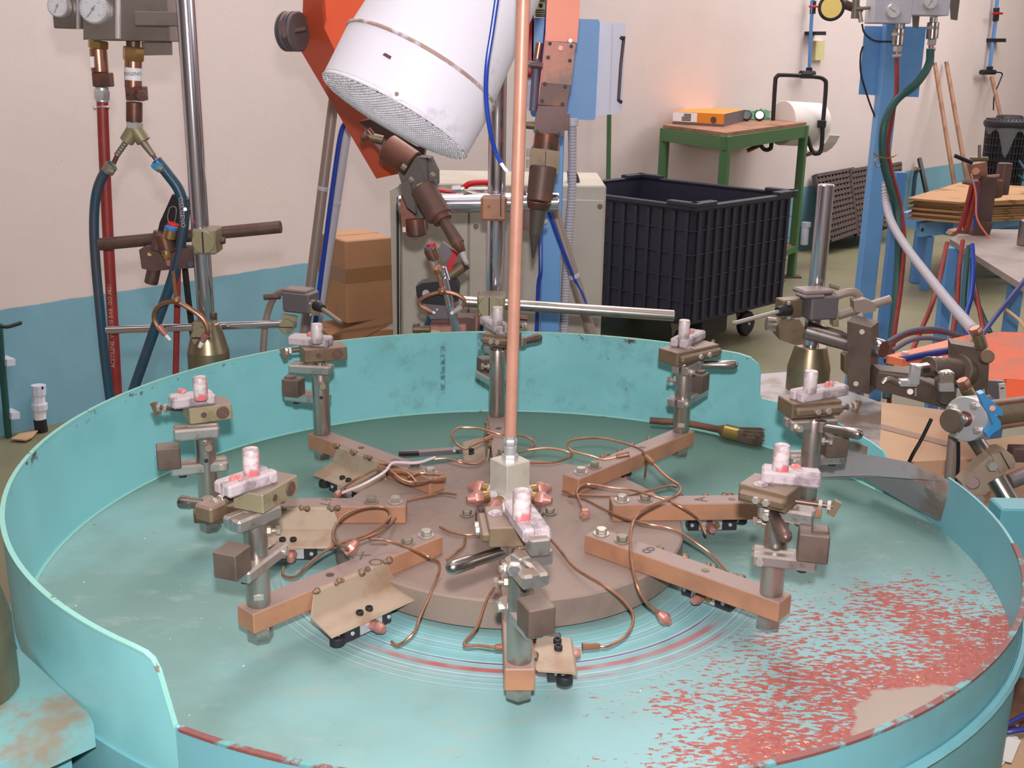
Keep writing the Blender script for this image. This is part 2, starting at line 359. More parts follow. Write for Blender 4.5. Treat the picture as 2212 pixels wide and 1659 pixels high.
    def ob(s, name, mat, parent=None, label=None, cat=None, group=None, kind=None, smooth=35):
        me = bpy.data.meshes.new(name)
        lo = V([min(v[i] for v in s.v) for i in range(3)]); hi = V([max(v[i] for v in s.v) for i in range(3)])
        o0 = V(((lo.x+hi.x)/2, (lo.y+hi.y)/2, lo.z))
        me.from_pydata([tuple(v-o0) for v in s.v], [], s.f)
        import bmesh
        bm = bmesh.new(); bm.from_mesh(me); bmesh.ops.recalc_face_normals(bm, faces=bm.faces); bm.to_mesh(me); bm.free()
        me.polygons.foreach_set('use_smooth', [True]*len(me.polygons)); me.set_sharp_from_angle(angle=math.radians(smooth))
        me.materials.append(MAT[mat])
        o = bpy.data.objects.new(name, me); COL.objects.link(o); WO[o.name] = o0
        if parent is not None: o.parent = parent; o.location = o0-WO[parent.name]
        else: o.location = o0
        for k, q in (('label', label), ('category', cat), ('group', group), ('kind', kind)):
            if q: o[k] = q
        return o
def thing(name, label, cat, loc, group=None):
    o = bpy.data.objects.new(name, None); COL.objects.link(o); o.location = loc; o.empty_display_size = 0.05
    WO[o.name] = V(loc); o['label'] = label; o['category'] = cat
    if group: o['group'] = group
    return o
def text(parent, txt, mat, org, xd, yd, size, wrap=None, name='lettering', off=0.0004):
    cu = bpy.data.curves.new('t', 'FONT'); cu.body = txt; cu.size = size; cu.align_x = 'CENTER'; cu.align_y = 'CENTER'; cu.resolution_u = 2
    t = bpy.data.objects.new('t', cu); COL.objects.link(t); bpy.context.view_layer.update()
    me = bpy.data.meshes.new_from_object(t); bpy.data.objects.remove(t)
    xd, yd = V(xd).normalized(), V(yd).normalized(); nd = xd.cross(yd); b = B(); vs = []
    for v in me.vertices:
        if wrap:
            ax, r = wrap      # letters bend round a tube of radius r ; ax = 'y' letters run round, 'x' letters run along
            if ax == 'round': a = v.co.x/r; vs.append(V(org)-nd*r+xd*(r+off)*math.sin(a)+nd*(r+off)*math.cos(a)+yd*v.co.y)
            else: a = v.co.y/r; vs.append(V(org)-nd*r+yd*(r+off)*math.sin(a)+nd*(r+off)*math.cos(a)+xd*v.co.x)
        else: vs.append(V(org)+xd*v.co.x+yd*v.co.y+nd*off)
    b.add(vs, [list(p.vertices) for p in me.polygons]); return b.ob(name, mat, parent)
# ================================================================ the hall
def struct(b, name, mat, parent=None):
    o = b.ob(name, mat, parent); o['kind'] = 'structure'; return o
WA = V((-2.195, 2.769, 0)); WD = V((0.670, 0.742, 0)).normalized(); WN = V((0.742, -0.670, 0)).normalized()  # wall line and its inward normal
def W(u, v, off=0.0):       # point on the wall (or 'off' metres in front of it) seen along a ray
    d = ray(u, v); t = (off-(CAM-WA).dot(WN))/d.dot(WN); return CAM+d*t
b = B(); b.prism([(-9,-5,0),(10,-5,0),(10,17,0),(-9,17,0)], (0,0,-0.1)); struct(b, 'floor', 'floor')
w0, w1 = WA-WD*5, WA+WD*13.5
b = B(); b.prism([w0, w1, w1-WN*0.2, w0-WN*0.2], (0,0,5.0)); struct(b, 'wall_back', 'wall')
w2 = w1+WN*3.0
b = B(); b.prism([(-9,-5,5.0),(10,-5,5.0),(10,17,5.0),(-9,17,5.0)], (0,0,0.1)); struct(b, 'ceiling', 'ceiling_paint')
b = B(); b.prism([(-9,-5,0),(10,-5,0),(10,-5.2,0),(-9,-5.2,0)], (0,0,5)); struct(b, 'wall_front', 'hall_wall')
b = B(); b.prism([(10,-5,0),(10,17,0),(10.2,17,0),(10.2,-5,0)], (0,0,5)); struct(b, 'wall_right', 'hall_wall')
b = B(); b.prism([(-9,-5,0),(-9,17,0),(-9.2,17,0),(-9.2,-5,0)], (0,0,5)); struct(b, 'wall_left', 'hall_wall')
# ================================================================ turntable pan
def pol(r, deg, z): a = math.radians(deg); return V((r*math.cos(a), r*math.sin(a), z))
HT = [(-130,.186),(-121.8,.186),(-120.6,.183),(-119.6,.172),(-118.2,.112),(-117.5,.108),(-100,.108),(-45,.108),(-25,.102),(9.2,.099)]
HB = [(22.7,.045),(22.9,.070),(23.6,.080),(26,.087),(37,.105),(47.3,.102),(47.7,.110),(47.9,.160),(48.4,.175),(49.6,.183),(52,.187),(63,.186),(237.6,.186),(239.2,.1845),(240.0,.180),(240.6,.168),(241.9,.109),(242.4,.106)]
def hgt(tab, a):
    if a <= tab[0][0]: return tab[0][1]
    for (a0, h0), (a1, h1) in zip(tab, tab[1:]):
        if a <= a1: return h0+(h1-h0)*(a-a0)/(a1-a0)
    return tab[-1][1]
def arcwall(tab, a0, a1, ri, ro, zb, extra=0, zt=None):
    st = sorted(set([a0+(a1-a0)*i/150 for i in range(151)]+[a for a, _ in tab if a0 <= a <= a1])); b = B(); vs = []; fs = []
    for a in st:
        h = Z0+(hgt(tab, a)+extra if zt is None else zt)
        z_ = zb if not callable(zb) else Z0+zb(a)
        vs += [pol(ri, a, z_), pol(ri, a, h), pol(ro, a, h), pol(ro, a, z_)]
    for i in range(len(st)-1):
        k = i*4
        for p, q in ((0,1),(1,2),(2,3),(3,0)): fs.append([k+p, k+q, k+4+q, k+4+p])
    fs += [[0,1,2,3], [len(vs)-4+i for i in range(4)]]
    b.add(vs, fs); return b
pan = thing('turntable_pan', 'large round teal sheet-metal pan with a high rear guard under the rotary fixture', 'machine pan', (0, 0, 0))
b = B(); n = 120
b.lathe((0,0,Z0-0.004), (0,0,Z0), [(0, .752), (1, .752)], n); b.ob('pan_floor', 'pan_floor', pan, 'worn teal floor with red primer showing')
arcwall(HB, 22.7, 242.0, .750, .7545, Z0-0.004).ob('rear_guard', 'guard', pan)
arcwall(HT, -118.0, 9.2, .750, .7545, Z0-0.004).ob('front_rim', 'teal_paint', pan)
arcwall(HT, -117.6, -12, .7488, .7560, lambda a: hgt(HT, a)-0.001, 0.0025).ob('rim_edge', 'rim_red', pan, 'red-brown worn bare rim edge')
arcwall(HB, 49.7, 241.9, .7492, .7556, lambda a: hgt(HB, a)-0.001, 0.0018).ob('guard_edge', 'rim_teal', pan)
b = arcwall([(0,0)], -118, 241.5, .7545, .7575, 0.30, zt=0.045); b.ob('skirt', 'teal_paint', pan)
b = B(); b.tube([pol(.760, a, Z0+0.043) for a in range(-85, 12, 3)], 0.006, 6, 1); b.ob('skirt_bead', 'teal_paint', pan)
b = B(); b.tube([pol(.7485, a, Z0+0.001) for a in range(24, 240, 3)], 0.003, 5, 1); b.ob('seam', 'rim_teal', pan)
for a in (-82, -40, 140): B().box(pol(.68, a, 0.15), .06, .06, .3).ob('foot', 'machine_teal', pan)
# corner pads of the machine frame
t = thing('teal_machine', 'teal steel machine base corner left of the pan in the foreground', 'machine base', (-0.65, -0.45, 0))
zc = 0.885
pp = [G(202,1562,zc), G(190,1540,zc), G(45,1405,zc), G(-260,1300,zc), G(-330,1700,zc), G(0,1652,zc)]
B().prism(pp, (0,0,-0.030)).ob('corner_plate', 'stained_teal', t, 'teal plate with brown rust stains')
q = [G(150,1602,zc-.03), G(40,1450,zc-.03), G(-330,1400,zc-.03), G(-330,1700,zc-.03)]
B().prism(q, (0,0,-0.85)).ob('column', 'machine_teal', t)
c = G(-58, 1500, zc)
t = thing('pole_collar', 'brown round pole collar at the left edge on the teal corner plate', 'collar', c)
B().lathe(c, c+V((0,0,.17)), [(0,.046),(.04,.05),(.55,.05),(1,.034)], 28).ob('collar', 'brass_cone', t)
B().cyl(c+V((0,0,.17)), c+V((0,0,.9)), .021).ob('pole', 'chrome', t)
t = thing('teal_machine', 'teal steel machine base corner behind the pan at the right', 'machine base', (0.75, 0.95, 0))
B().prism([G(1640,808,zc), G(1712,802,zc), G(1905,870,zc), G(1900,975,zc), G(1640,880,zc)], (0,0,-.03)).ob('corner_plate', 'sheet_steel', t)
B().prism([G(1655,815,.86), G(1800,830,.86), G(1800,900,.86), G(1655,870,.86)], (0,0,-.85)).ob('column', 'machine_teal', t)
t = thing('teal_machine', 'teal steel machine side cabinet right of the pan', 'machine base', (1.0, 0.2, 0))
B().box((.785+.25, .026, (.902+.53)/2), .50, .052, .372, ch=.003).ob('housing', 'machine_teal', t)
B().box((.785+.085, .001, .70), .002, .004, .33, ch=.0005).ob('seam', 'deep_blue', t)
B().box((.785+.115, -.001, .665), .12, .004, .05, ch=.001).ob('hand_hole', 'iron_brown', t)
B().box((1.1, .05, .265), .3, .05, .53).ob('column', 'machine_teal', t)
# ================================================================ rotary fixture
HC = V((-.0128, .016, Z0))
rot = thing('rotary_table', 'brown dusty round turntable plate with a steel gas manifold block at its hub', 'turntable', HC)
B().lathe(HC+V((0,0,.006)), HC+V((0,0,.053)), [(0,.280),(.06,.284),(.94,.284),(1,.281)], 96).ob('plate', 'plate_brown', rot)
B().lathe(HC+V((0,0,.0)), HC+V((0,0,.006)), [(0,.2),(1,.2)], 48).ob('spindle', 'dark_block', rot)
B().lathe(HC+V((0,0,.053)), HC+V((0,0,.074)), [(0,.056),(.8,.056),(.86,.052),(1,.050)], 40).ob('hub_boss', 'dark_block', rot)
for k in range(5):
    p = HC+pol(.042, -150+k*62, .074); B().hexn(p, p+V((0,0,.006)), .008).ob('hub_bolt', 'dark_block', rot)
def zt(u, v, z): return G(u, v, Z0+z)
for (u, v) in ((1009,1112),(1188,1108)):
    p = zt(u, v, .054); b = B(); b.cyl(p, p+V((0,0,.002)), .012, n=16); b.hexn(p+V((0,0,.002)), p+V((0,0,.009)), .008); b.ob('plate_bolt', 'bolt_dusty', rot)
# manifold block turned about 40 degrees
mb = HC+V((.0, 0, .110)); ma = math.radians(38); MX = (V((math.cos(ma), math.sin(ma), 0)), V((-math.sin(ma), math.cos(ma), 0)), V((0,0,1)))
B().box(mb+V((0,0,.010)), .047, .047, .075, MX, .0012).ob('manifold_block', 'manifold', rot)
b = B(); b.cyl(HC+V((0,0,.1)), HC+V((0,0,.149)), .017); b.ob('bore', 'dark_block', rot)
b = B(); z = .147
b.hexn(HC+V((0,0,z)), HC+V((0,0,z+.020)), .0135); b.cyl(HC+V((0,0,z+.018)), HC+V((0,0,z+.034)), .0105, n=20)
b.hexn(HC+V((0,0,z+.034)), HC+V((0,0,z+.046)), .0112); b.hexn(HC+V((0,0,z+.046)), HC+V((0,0,z+.056)), .0098)
b.ob('pipe_union', 'zinc', rot)
pipe = B(); pipe.tube([HC+V((0,0,.198)), HC+V((.004,.0,.55)), V((.000,.012,Z0+1.15))], [.0096,.0100], 18, 4)
o = pipe.ob('feed_pipe', 'pipe_pink'); o['label'] = 'tall salmon-pink vertical gas pipe rising from the steel hub block'; o['category'] = 'pipe'
# eight radial outlets with copper nuts
for k in range(8):
    an = -150+45*k-8; d = pol(1, an, 0); p = HC+V((0,0,.098))+d*.024
    e = B().cyl(p, p+d*.012, .010, n=16).ob('outlet', 'zinc', rot)
    B().cyl(p+d*.012, p+d*.024, .0100, n=16).ob('outlet_collar', 'brass', e)
    B().hexn(p+d*.024, p+d*.038, .0125).ob('nut', 'copper_nut', e)
    B().lathe(p+d*.038, p+d*.050, [(0,.0105),(1,.005)], 14).ob('nut_cone', 'copper_nut', e)
# ================================================================ eight fixture stations
POST = [V((.004,-.475,0)), V((-.341,-.346,0)), V((-.499,-.006,0)), V((-.374,.337,0)), V((-.043,.465,0)), V((.319,.387,0)), V((.483,.055,0)), V((.349,-.29,0))]
# px measured per station: lower clamp (bolt end, block end), block, upper clamp, head block ends, jaw ends, pin top, lever (root, tip), side spindle
ST = [
 dict(lo=((1104,1296),(1166,1366)), bl=(1158,1330), bs=.036, up=((1116,1212),(1160,1262)), hd=((1080,1098),(1100,1180)), hw=.044, jw=((1112,1088),(1162,1158)), pin=(1128,1060), lev=((1090,1190),(965,1230)), sp=((1052,1160),(1075,1158)), cross=((1112,1218),(1185,1196)), red=1, rc=(1135,1112)),
 dict(lo=((600,1180),(512,1246)), bl=(502,1212), bs=.036, up=((592,1100),(498,1138)), hd=((612,1040),(535,1085)), hw=.046, jw=((585,1022),(478,1058)), pin=(541,970), lev=((450,1090),(385,1084)), sp=((520,1060),(455,1090)), cross=None, red=1, rc=(512,1032)),
 dict(lo=((492,1000),(368,1012)), bl=(364,985), bs=.036, up=((474,930),(374,938)), hd=((494,880),(402,892)), hw=.048, jw=((462,856),(368,868)), pin=(431,815), lev=None, sp=((400,886),(338,880)), cross=None, red=1, rc=(396,846)),
 dict(lo=((708,862),(622,852)), bl=(634,834), bs=.034, up=((718,800),(628,795)), hd=((744,757),(652,765)), hw=.044, jw=((714,738),(628,732)), pin=(684,700), lev=None, sp=((650,757),(616,760)), cross=None, red=0, rc=(668,724)),
 dict(lo=((1088,832),(1042,806)), bl=(1049,784), bs=.030, up=((1086,764),(1064,754)), hd=((1118,735),(1052,728)), hw=.048, jw=((1090,714),(1052,690)), pin=(1075,664), lev=((1128,738),(1168,728)), sp=((1108,708),(1136,704)), cross=None, red=0, rc=None),
 dict(lo=((1458,872),(1514,842)), bl=(1508,825), bs=.036, up=((1462,806),(1500,786)), hd=((1442,772),(1532,752)), hw=.050, jw=((1464,742),(1508,720)), pin=(1479,692), lev=((1510,788),(1594,788)), sp=((1520,762),(1540,744)), cross=None, red=0, rc=(1492,718)),
 dict(lo=((1700,990),(1820,985)), bl=(1800,960), bs=.038, up=((1700,918),(1800,912)), hd=((1695,880),(1800,872)), hw=.050, jw=((1718,856),(1820,838)), pin=(1753,802), lev=((1775,922),(1864,940)), sp=((1800,885),(1850,876)), cross=None, red=0, rc=(1790,832)),
 dict(lo=((1624,1198),(1764,1214)), bl=(1756,1178), bs=.040, up=((1640,1100),(1760,1118)), hd=((1612,1052),(1715,1078)), hw=.050, jw=((1645,1022),(1772,1034)), pin=(1690,962), lev=((1660,1092),(1700,1165)), sp=((1715,1082),(1800,1094)), cross=None, red=1, rc=(1722,1006)),
]
NAMES = ['at the front of the pan', 'at the front left with a red-tipped pin', 'at the far left near the pan rim', 'at the back left in front of the limit switch', 'at the back behind the pink feed pipe', 'at the back right beside the brush', 'at the right in front of the brass pole collar', 'at the front right with a long exposed bar']
def fork(b, A, Bp, z, w, h, gap=.004, solid=.35):
    """split clamp: two prongs joined at the B end"""
    A = V((A.x, A.y, Z0+z)); Bp = V((Bp.x, Bp.y, Z0+z)); d = (Bp-A); l = d.length; ax = frame(d)
    pw = (w-gap)/2; off = ax[1]*(pw/2+gap/2)
    for sgn in (-1, 1): b.box((A+Bp)/2+off*sgn, l, pw, h, ax, h*.18)
    b.box(A.lerp(Bp, 1-solid/2), l*solid*.98, gap*2.2, h*.92, ax, .0003); return ax
def station(i):
    q = ST[i]; p = POST[i]; th = [0]; nm = 'clamp station '+NAMES[i]
    r = (p-V((HC.x, HC.y, 0))); r.normalize(); tg = V((-r.y, r.x, 0)); z = lambda k: V((0,0,Z0+k))
    t = thing('clamp_station', 'brown arm with steel post '+NAMES[i], 'fixture arm', p+z(.03), 'clamp stations on the rotary table')
    inner = V((HC.x, HC.y, 0))+r*(.168 if i != 5 else .158)
    outp = p+r*.022
    B().bar(inner+z(.068), outp+z(.068), .037, .030, ch=.0015).ob('arm_bar', 'bar_rust', t)
    for rr_, m in ((.186,'bolt_bright'), (.225,'bolt_dusty')):
        c = V((HC.x, HC.y, 0))+r*rr_+z(.083); b = B(); b.cyl(c, c+V((0,0,.002)), .0125, n=18); b.hexn(c+V((0,0,.002)), c+V((0,0,.010)), .0088, ph=.3*i); b.ob('arm_bolt', m, t)
    c = V((HC.x, HC.y, 0))+r*.37+z(.0832); B().cyl(c, c+V((0,0,.0006)), .006, n=14).ob('dowel', 'rod_brown', t)
    B().hexn(p+z(.034), p+z(.053), .0175, ph=.5+i).ob('foot_nut', 'steel', t)
    # post
    B().lathe(p+z(.083), p+z(.222), [(0,.0150),(.02,.0158),(.98,.0158),(1,.0148)], 28).ob('post', 'steel', t)
    f = p-r*0+z(.100); fd = V((CAM.x-p.x, CAM.y-p.y, 0)).normalized(); fs_ = V((-fd.y, fd.x, 0))
    if i in (1, 5): B().box(f+fd*.0153, .003, .013, .008, (fd, fs_, V((0,0,1))), .0005).ob('wrench_flat', 'bolt_bright', t)
    if i in (2, 3):
        h_ = p+z(.160)+fd*.0150; B().cyl(h_, h_+fd*.0014, .0035, n=12).ob('cross_hole', 'rubber', t)
    # lower clamp + block
    A, Bq = [zt(u, v, .146) for (u, v) in q['lo']]
    b = B(); ax = fork(b, A, Bq, .146, .036, .017); lo = b.ob('lower_clamp', 'steel_clamp', t)
    e = V((A.x, A.y, Z0+.146))+ax[0]*.011; b = B(); b.hexn(e-ax[1]*.023, e-ax[1]*.016, .0065); b.cyl(e+ax[1]*.016, e+ax[1]*.021, .005, n=12); b.ob('clamp_bolt', 'bolt_bright', lo)
    e = V((Bq.x, Bq.y, Z0+.139))-ax[0]*.018; B().cyl(e-V((0,0,.009)), e, .0065, n=14).ob('cap_screw', 'rubber', lo)
    c = zt(*q['bl'], .171); bs = q['bs']
    B().box(V((c.x, c.y, Z0+.153+bs*.5)), bs, bs*.92, bs, ax, bs*.05).ob('stop_block', 'dark_block', t)
    if i in (3, 5, 7, 6):
        b = B(); b.box(V((c.x, c.y, Z0+.153+bs))+ax[0]*bs*.18, bs*.55, bs*.5, bs*.25, ax, bs*.05); b.ob('block_step', 'dark_block', t)
    # upper clamp
    A, Bq = [zt(u, v, .212) for (u, v) in q['up']]
    if i == 0 or i == 4 or i == 5:
        d = (Bq-A).normalized(); mid = (A+Bq)/2; A, Bq = mid-d*.030, mid+d*.030
    b = B(); ax = fork(b, A, Bq, .214, .034, .018); up = b.ob('upper_clamp', 'steel_clamp', t)
    e = V((A.x, A.y, Z0+.212))+ax[0]*.012; b = B(); b.hexn(e-ax[1]*.023, e-ax[1]*.015, .0068); b.cyl(e-ax[1]*.027, e-ax[1]*.021, .0045, n=12); b.ob('clamp_bolt', 'bolt_bright', up)
    # post side screw
    sd = fs_ if i in (0, 2, 3, 4, 5) else -fs_
    sd = {0:-fs_, 1:fs_, 2:(fd+fs_*.15).normalized(), 3:(fd+fs_*.1).normalized(), 4:-fs_, 5:-fs_, 6:fs_, 7:-fs_}[i]
    c = p+z(.186)+sd*.0145; b = B(); b.cyl(c-sd*.002, c+sd*.014, .0036, n=12); b.hexn(c, c+sd*.006, .0072); b.hexn(c+sd*.012, c+sd*.018, .0068, ph=.4); b.ob('set_screw', 'bolt_dusty', t)
    # spindle neck and head block
    A, Bq = [zt(u, v, .238) for (u, v) in q['hd']]
    if i == 0:
        d = (Bq-A).normalized(); mid = (A+Bq)/2; A, Bq = mid-d*.033, mid+d*.033
    d = (Bq-A); mid = (A+Bq)/2; hx = frame(d); hl = max(d.length, .062)
    B().cyl(p+z(.219), p+z(.226), .010, n=16).ob('neck', 'chrome_dull', t)
    hb = B().box(V((mid.x, mid.y, Z0+.2385)), hl, q['hw'], .026, hx, .0015).ob('head_block', 'block_olive' if i in (1,2) else 'block_bronze', t)
    side = hx[1] if hx[1].dot(fd) > 0 else -hx[1]
    c = V((mid.x, mid.y, Z0+.2385))+side*(q['hw']/2)
    if i in (1, 2, 3):
        endd = hx[0] if hx[0].dot(V((1,0,0))) > 0 else -hx[0]
        e = c+endd*(hl*.27)
        B().cyl(e-side*.001, e+side*.0022, .0100, n=20).ob('slot_screw', 'iron_brown', hb)
        B().bar(e+side*.0023-(endd*.7-V((0,0,.7)))*.008, e+side*.0023+(endd*.7-V((0,0,.7)))*.008, .0016, .0012).ob('screw_slot', 'brass', hb)
        e = c-endd*(hl*.17); B().lathe(e-side*.001, e+side*.001, [(0,.0048),(1,.0046)], 14).ob('socket_screw', 'rod_brown', hb)
    else:
        b = B(); b.bar(c-hx[0]*hl*.45+side*.003, c+hx[0]*hl*.5+side*.003, .013, .013, ch=.003); b.ob('slide_tube', 'block_bronze', hb)
        for k_ in (-.05, .16):
            e = c+hx[0]*(hl*k_)+side*.009; B().hexn(e, e+side*.005, .0052).ob('clamp_screw', 'bolt_bright', hb)
        e = c-hx[0]*hl*.12-side*.012+V((0,0,.013)); b = B(); b.cyl(e, e+V((0,0,.0015)), .0095, n=18); b.cyl(e, e+V((0,0,.004)), .0055, n=14); b.ob('pivot_pin', 'oxide_white', hb)
    # side spindle with nuts
    A, Bq = [zt(u, v, .232) for (u, v) in q['sp']]; d = (Bq-A); l = max(d.length, .02); d.normalize(); Bq = A+d*l
    b = B(); b.cyl(A, Bq, .0034, n=12)
    if i == 1: b.cyl(A, A+d*l*.62, .0095, n=18); b.box(Bq-V((0,0,.008)), .030, .030, .022, frame(d), .003)
    sp_ = b.ob('spindle', 'block_bronze' if i == 1 else 'rod_brown', t)
    for k_ in (.62, .84): B().hexn(A+d*l*k_, A+d*(l*k_+.0055), .0072, ph=k_*3).ob('nut', 'bolt_bright', sp_)
    if i in (2, 3, 5, 6, 7):
        e = A+d*l*.95; B().bar(e-V((0,0,.012)), e+V((0,0,.008))+d*.008, .006, .010).ob('trip_dog', 'block_bronze', sp_)
    # jaw
    A, Bq = [zt(u, v, .260) for (u, v) in q['jw']]
    d = (Bq-A); l = max(d.length, .060); mid = (A+Bq)/2; d.normalize(); A, Bq = mid-d*l/2, mid+d*l/2
    b = B(); jx = fork(b, A, Bq, .2600, .034, .0175, .003, .5); jw = b.ob('jaw', 'oxide_white', t)
    js = jx[1] if jx[1].dot(fd) > 0 else -jx[1]
    e = A+jx[0]*.010+js*.0145+V((0,0,0)); e.z = Z0+.260; B().cyl(e, e+js*.0045, .0062, n=14).ob('jaw_pin', 'oxide_white', jw)
    if i == 0:
        e = Bq; b = B(); b.box(V((e.x, e.y, Z0+.250)), .022, .024, .020, jx, .002); b.ob('nose_block', 'steel_clamp', jw)
    if q['rc']:
        c = zt(*q['rc'], .270); b = B()
        for k_ in range(5): b.ball(c+V((random.uniform(-.006,.006), random.uniform(-.006,.006), random.uniform(-.002,.002))), random.uniform(.003,.0055), 8)
        b.ob('flux_crust', 'red_crust', jw)
    c = zt(*q['pin'], .3025); b = B(); b.lathe(V((c.x, c.y, Z0+.267)), V((c.x, c.y, Z0+.3030)), [(0,.0100),(.05,.0108),(.93,.0108),(1,.0098)], 24)
    b.ob('pin', 'pin_red' if q['red'] else 'pin_white', jw)
    if q['lev']:
        A, Bq = [zt(u, v, .214) for (u, v) in q['lev']]; d = (Bq-A); l = d.length; d.normalize()
        b = B(); b.lathe(A, Bq, [(0,.0070),(.01,.0076),(.55,.0076),(.58,.0086),(.88,.0092),(.94,.0082),(.98,.0055),(1,.002)], 20)
        lv = b.ob('lever', 'chrome_dull' if i in (0,5,6,1) else 'rod_brown', t)
        B().cyl(A-V((0,0,.008)), A+V((0,0,.010)), .0085, n=18).ob('lever_boss', 'steel', lv)
    if q['cross']:
        A, Bq = [zt(u, v, .222) for (u, v) in q['cross']]; cb = B().bar(A, Bq, .020, .020, ch=.002).ob('cross_bar', 'steel_clamp', t)
        e = A+fd*.010; B().hexn(e, e+fd*.005, .010).ob('nut', 'bolt_bright', cb); B().cyl(e+fd*.004, e+fd*.010, .0062, n=16).ob('stud', 'chrome', cb)
    # bracket plate welded along the arm, valve with roller and fitting under it
    hub = V((HC.x, HC.y, 0)); s0, s1 = (.272, .425)
    def loc(rr, tt, zz): return hub+r*rr+tg*tt+z(zz)
    off = .019
    if i == 0: s0, s1 = .385, .470
    prof = [(off+.000,.082),(off+.006,.048),(off+.048,.036)] if i != 0 else [(off,.060),(off+.003,.056),(off+.052,.052)]
    vs = []; fs = []
    for (a_, shr) in ((s0, .0), (s1, .0)):
        for k_, (tt, zz) in enumerate(prof):
            aa = a_+(.012 if a_ == s0 else -.012)*(k_ == 0); vs += [loc(aa, tt, zz), loc(aa, tt+.003, zz-.003)]
    for k_ in range(2):
        a = k_*2; fs += [[a, a+2, a+8, a+6], [a+1, a+7, a+9, a+3]]
        fs += [[a, a+1, a+3, a+2], [a+6, a+8, a+9, a+7]]
    fs += [[0,6,7,1], [4,5,11,10]]
    br = B().add(vs, fs).ob('bracket_plate', 'bracket_steel', t, smooth=25)
    rnd = random.Random(i)
    for k_ in range(4 if i else 2):
        rr = s0+.012+(s1-s0-.024)*(k_/3 if i else k_*.8); c = loc(rr, off+.002, prof[0][1]-.001); b = B()
        for m_ in range(3): b.ball(c+r*rnd.uniform(-.008,.008)+V((0,0,rnd.uniform(-.002,.001))), rnd.uniform(.0035,.006), 8)
        b.ob('weld_bead', 'weld', br)
    zv = prof[2][1]
    for rr in (.345, .362):
        rr = rr if i else rr+.055
        c = loc(rr, off+.034, zv); B().lathe(c, c+V((0,0,.008)), [(0,.0055),(.9,.0055),(1,.0048),(1.0,.003),(.6,.003)], 12).ob('cap_screw', 'rubber', br)
    dr = 0 if i else .05
    vc = loc(.352+dr, off+.030, zv-.016); vx = (r, tg, V((0,0,1)))
    v_ = B().box(vc, .085, .022, .022, vx, .0015).ob('valve_body', 'valve_black', t)
    b = B(); b.box(vc+tg*.0112-r*.004, .040, .0015, .018, vx, .0003); b.box(vc-tg*.0112-r*.004, .040, .0015, .018, vx, .0003); b.ob('valve_plate', 'zinc', v_)
    for sg in (-1, 1):
        for a_ in (-.036, .03): c = vc+tg*(.0112*sg)+r*a_; B().cyl(c, c+tg*(.002*sg), .0032, n=10).ob('valve_screw', 'zinc', v_)
    c = vc-tg*.0125+r*.006; B().hexn(c, c-tg*.004, .0062).ob('plug', 'brass', v_)
    c = loc(.407+dr, off+.040, zv-.012)
    b = B(); b.bar(vc+r*.042, c, .007, .004); b.ob('roller_arm', 'zinc', v_)
    b = B(); b.lathe(c-V((0,0,.011)), c+V((0,0,.001)), [(0,.0085),(.15,.0105),(.85,.0105),(1,.0085)], 20); b.ob('roller', 'rubber', v_)
    sg = 1 if i in (0, 1, 2, 3, 4) else -1
    c = vc+tg*(.011*sg)-r*.006; dd = tg*sg
    ft = B().hexn(c, c+dd*.010, .0085).ob('tube_fitting', 'copper_nut', v_)
    b = B(); b.lathe(c+dd*.010, c+dd*.024, [(0,.0075),(.4,.0088),(1,.0055)], 14); b.ob('fitting_cone', 'copper_nut', ft)
    for (k_, tx, rr, sz) in ((7,'8',.272,.034),(6,'A',.318,.030),(2,'F 7',.300,.024),(1,'X O',.300,.030),(3,'L',.275,.026)):
        if k_ == i: text(t, tx, 'pencil', hub+r*rr+z(.0832), tg if i != 7 else r, -r if i != 7 else tg, sz, name='chalk_mark', off=.0003)
    return c+dd*.024, r
ENDS = [station(i) for i in range(8)]
# ================================================================ copper tubes (picture points with the height they run at)
def ctube(pts, label, mat='copper_tube', r=.0021, end=None, start=None):
    P3 = [zt(u, v, z) for (u, v, z) in pts]
    t = thing('copper_tube', label, 'tube', P3[0], 'copper gas tubes on the rotary table')
    B().tube(P3, r, 8, 6).ob('tube', mat, t)
    for e, (a, c) in (('s', (P3[0], P3[1])), ('e', (P3[-1], P3[-2]))):
        k = start if e == 's' else end
        if not k: continue
        d = (a-c).normalized()
        if k == 'sleeve': B().lathe(a-d*.004, a+d*.020, [(0,.0030),(.1,.0042),(.85,.0046),(1,.0058)], 12).ob('sleeve', mat, t)
        if k == 'nut':
            b = B(); b.hexn(a, a+d*.011, .0088); b.lathe(a-d*.008, a, [(0,.0045),(1,.0075)], 12); b.lathe(a+d*.011, a+d*.016, [(0,.0050),(1,.0044)], 10); b.ob('nut', 'copper_nut', t)
    return t
ctube([(985,1068,.098),(950,1066,.085),(885,1080,.072),(862,1098,.064),(855,1120,.062),(820,1150,.10),(795,1163,.10)], 'copper tube from the hub to the loose nut behind the front left arm')
ctube([(800,1165,.11),(835,1168,.10),(880,1182,.095),(925,1202,.09),(950,1222,.07),(935,1270,.055),(908,1330,.05),(895,1365,.045),(862,1393,.03),(845,1385,.032)], 'copper tube crossing above the front left arm down to its valve')
ctube([(752,1185,.12),(722,1170,.11),(722,1140,.11),(745,1112,.11),(790,1096,.105),(835,1098,.10),(838,1122,.10),(790,1155,.09),(720,1180,.08),(670,1215,.06),(640,1245,.04),(612,1243,.03),(612,1225,.03)], 'copper tube looping over the left arm to the valve on the left')
t_ = ctube([(763,1178,.105),(770,1170,.11),(790,1162,.108),(815,1152,.104)], 'short copper tube stub with a large pink nut on the left side', start='nut')
ctube([(950,1024,.100),(905,1022,.10),(880,1032,.10)], 'thin straight copper tube from the left hub outlet')
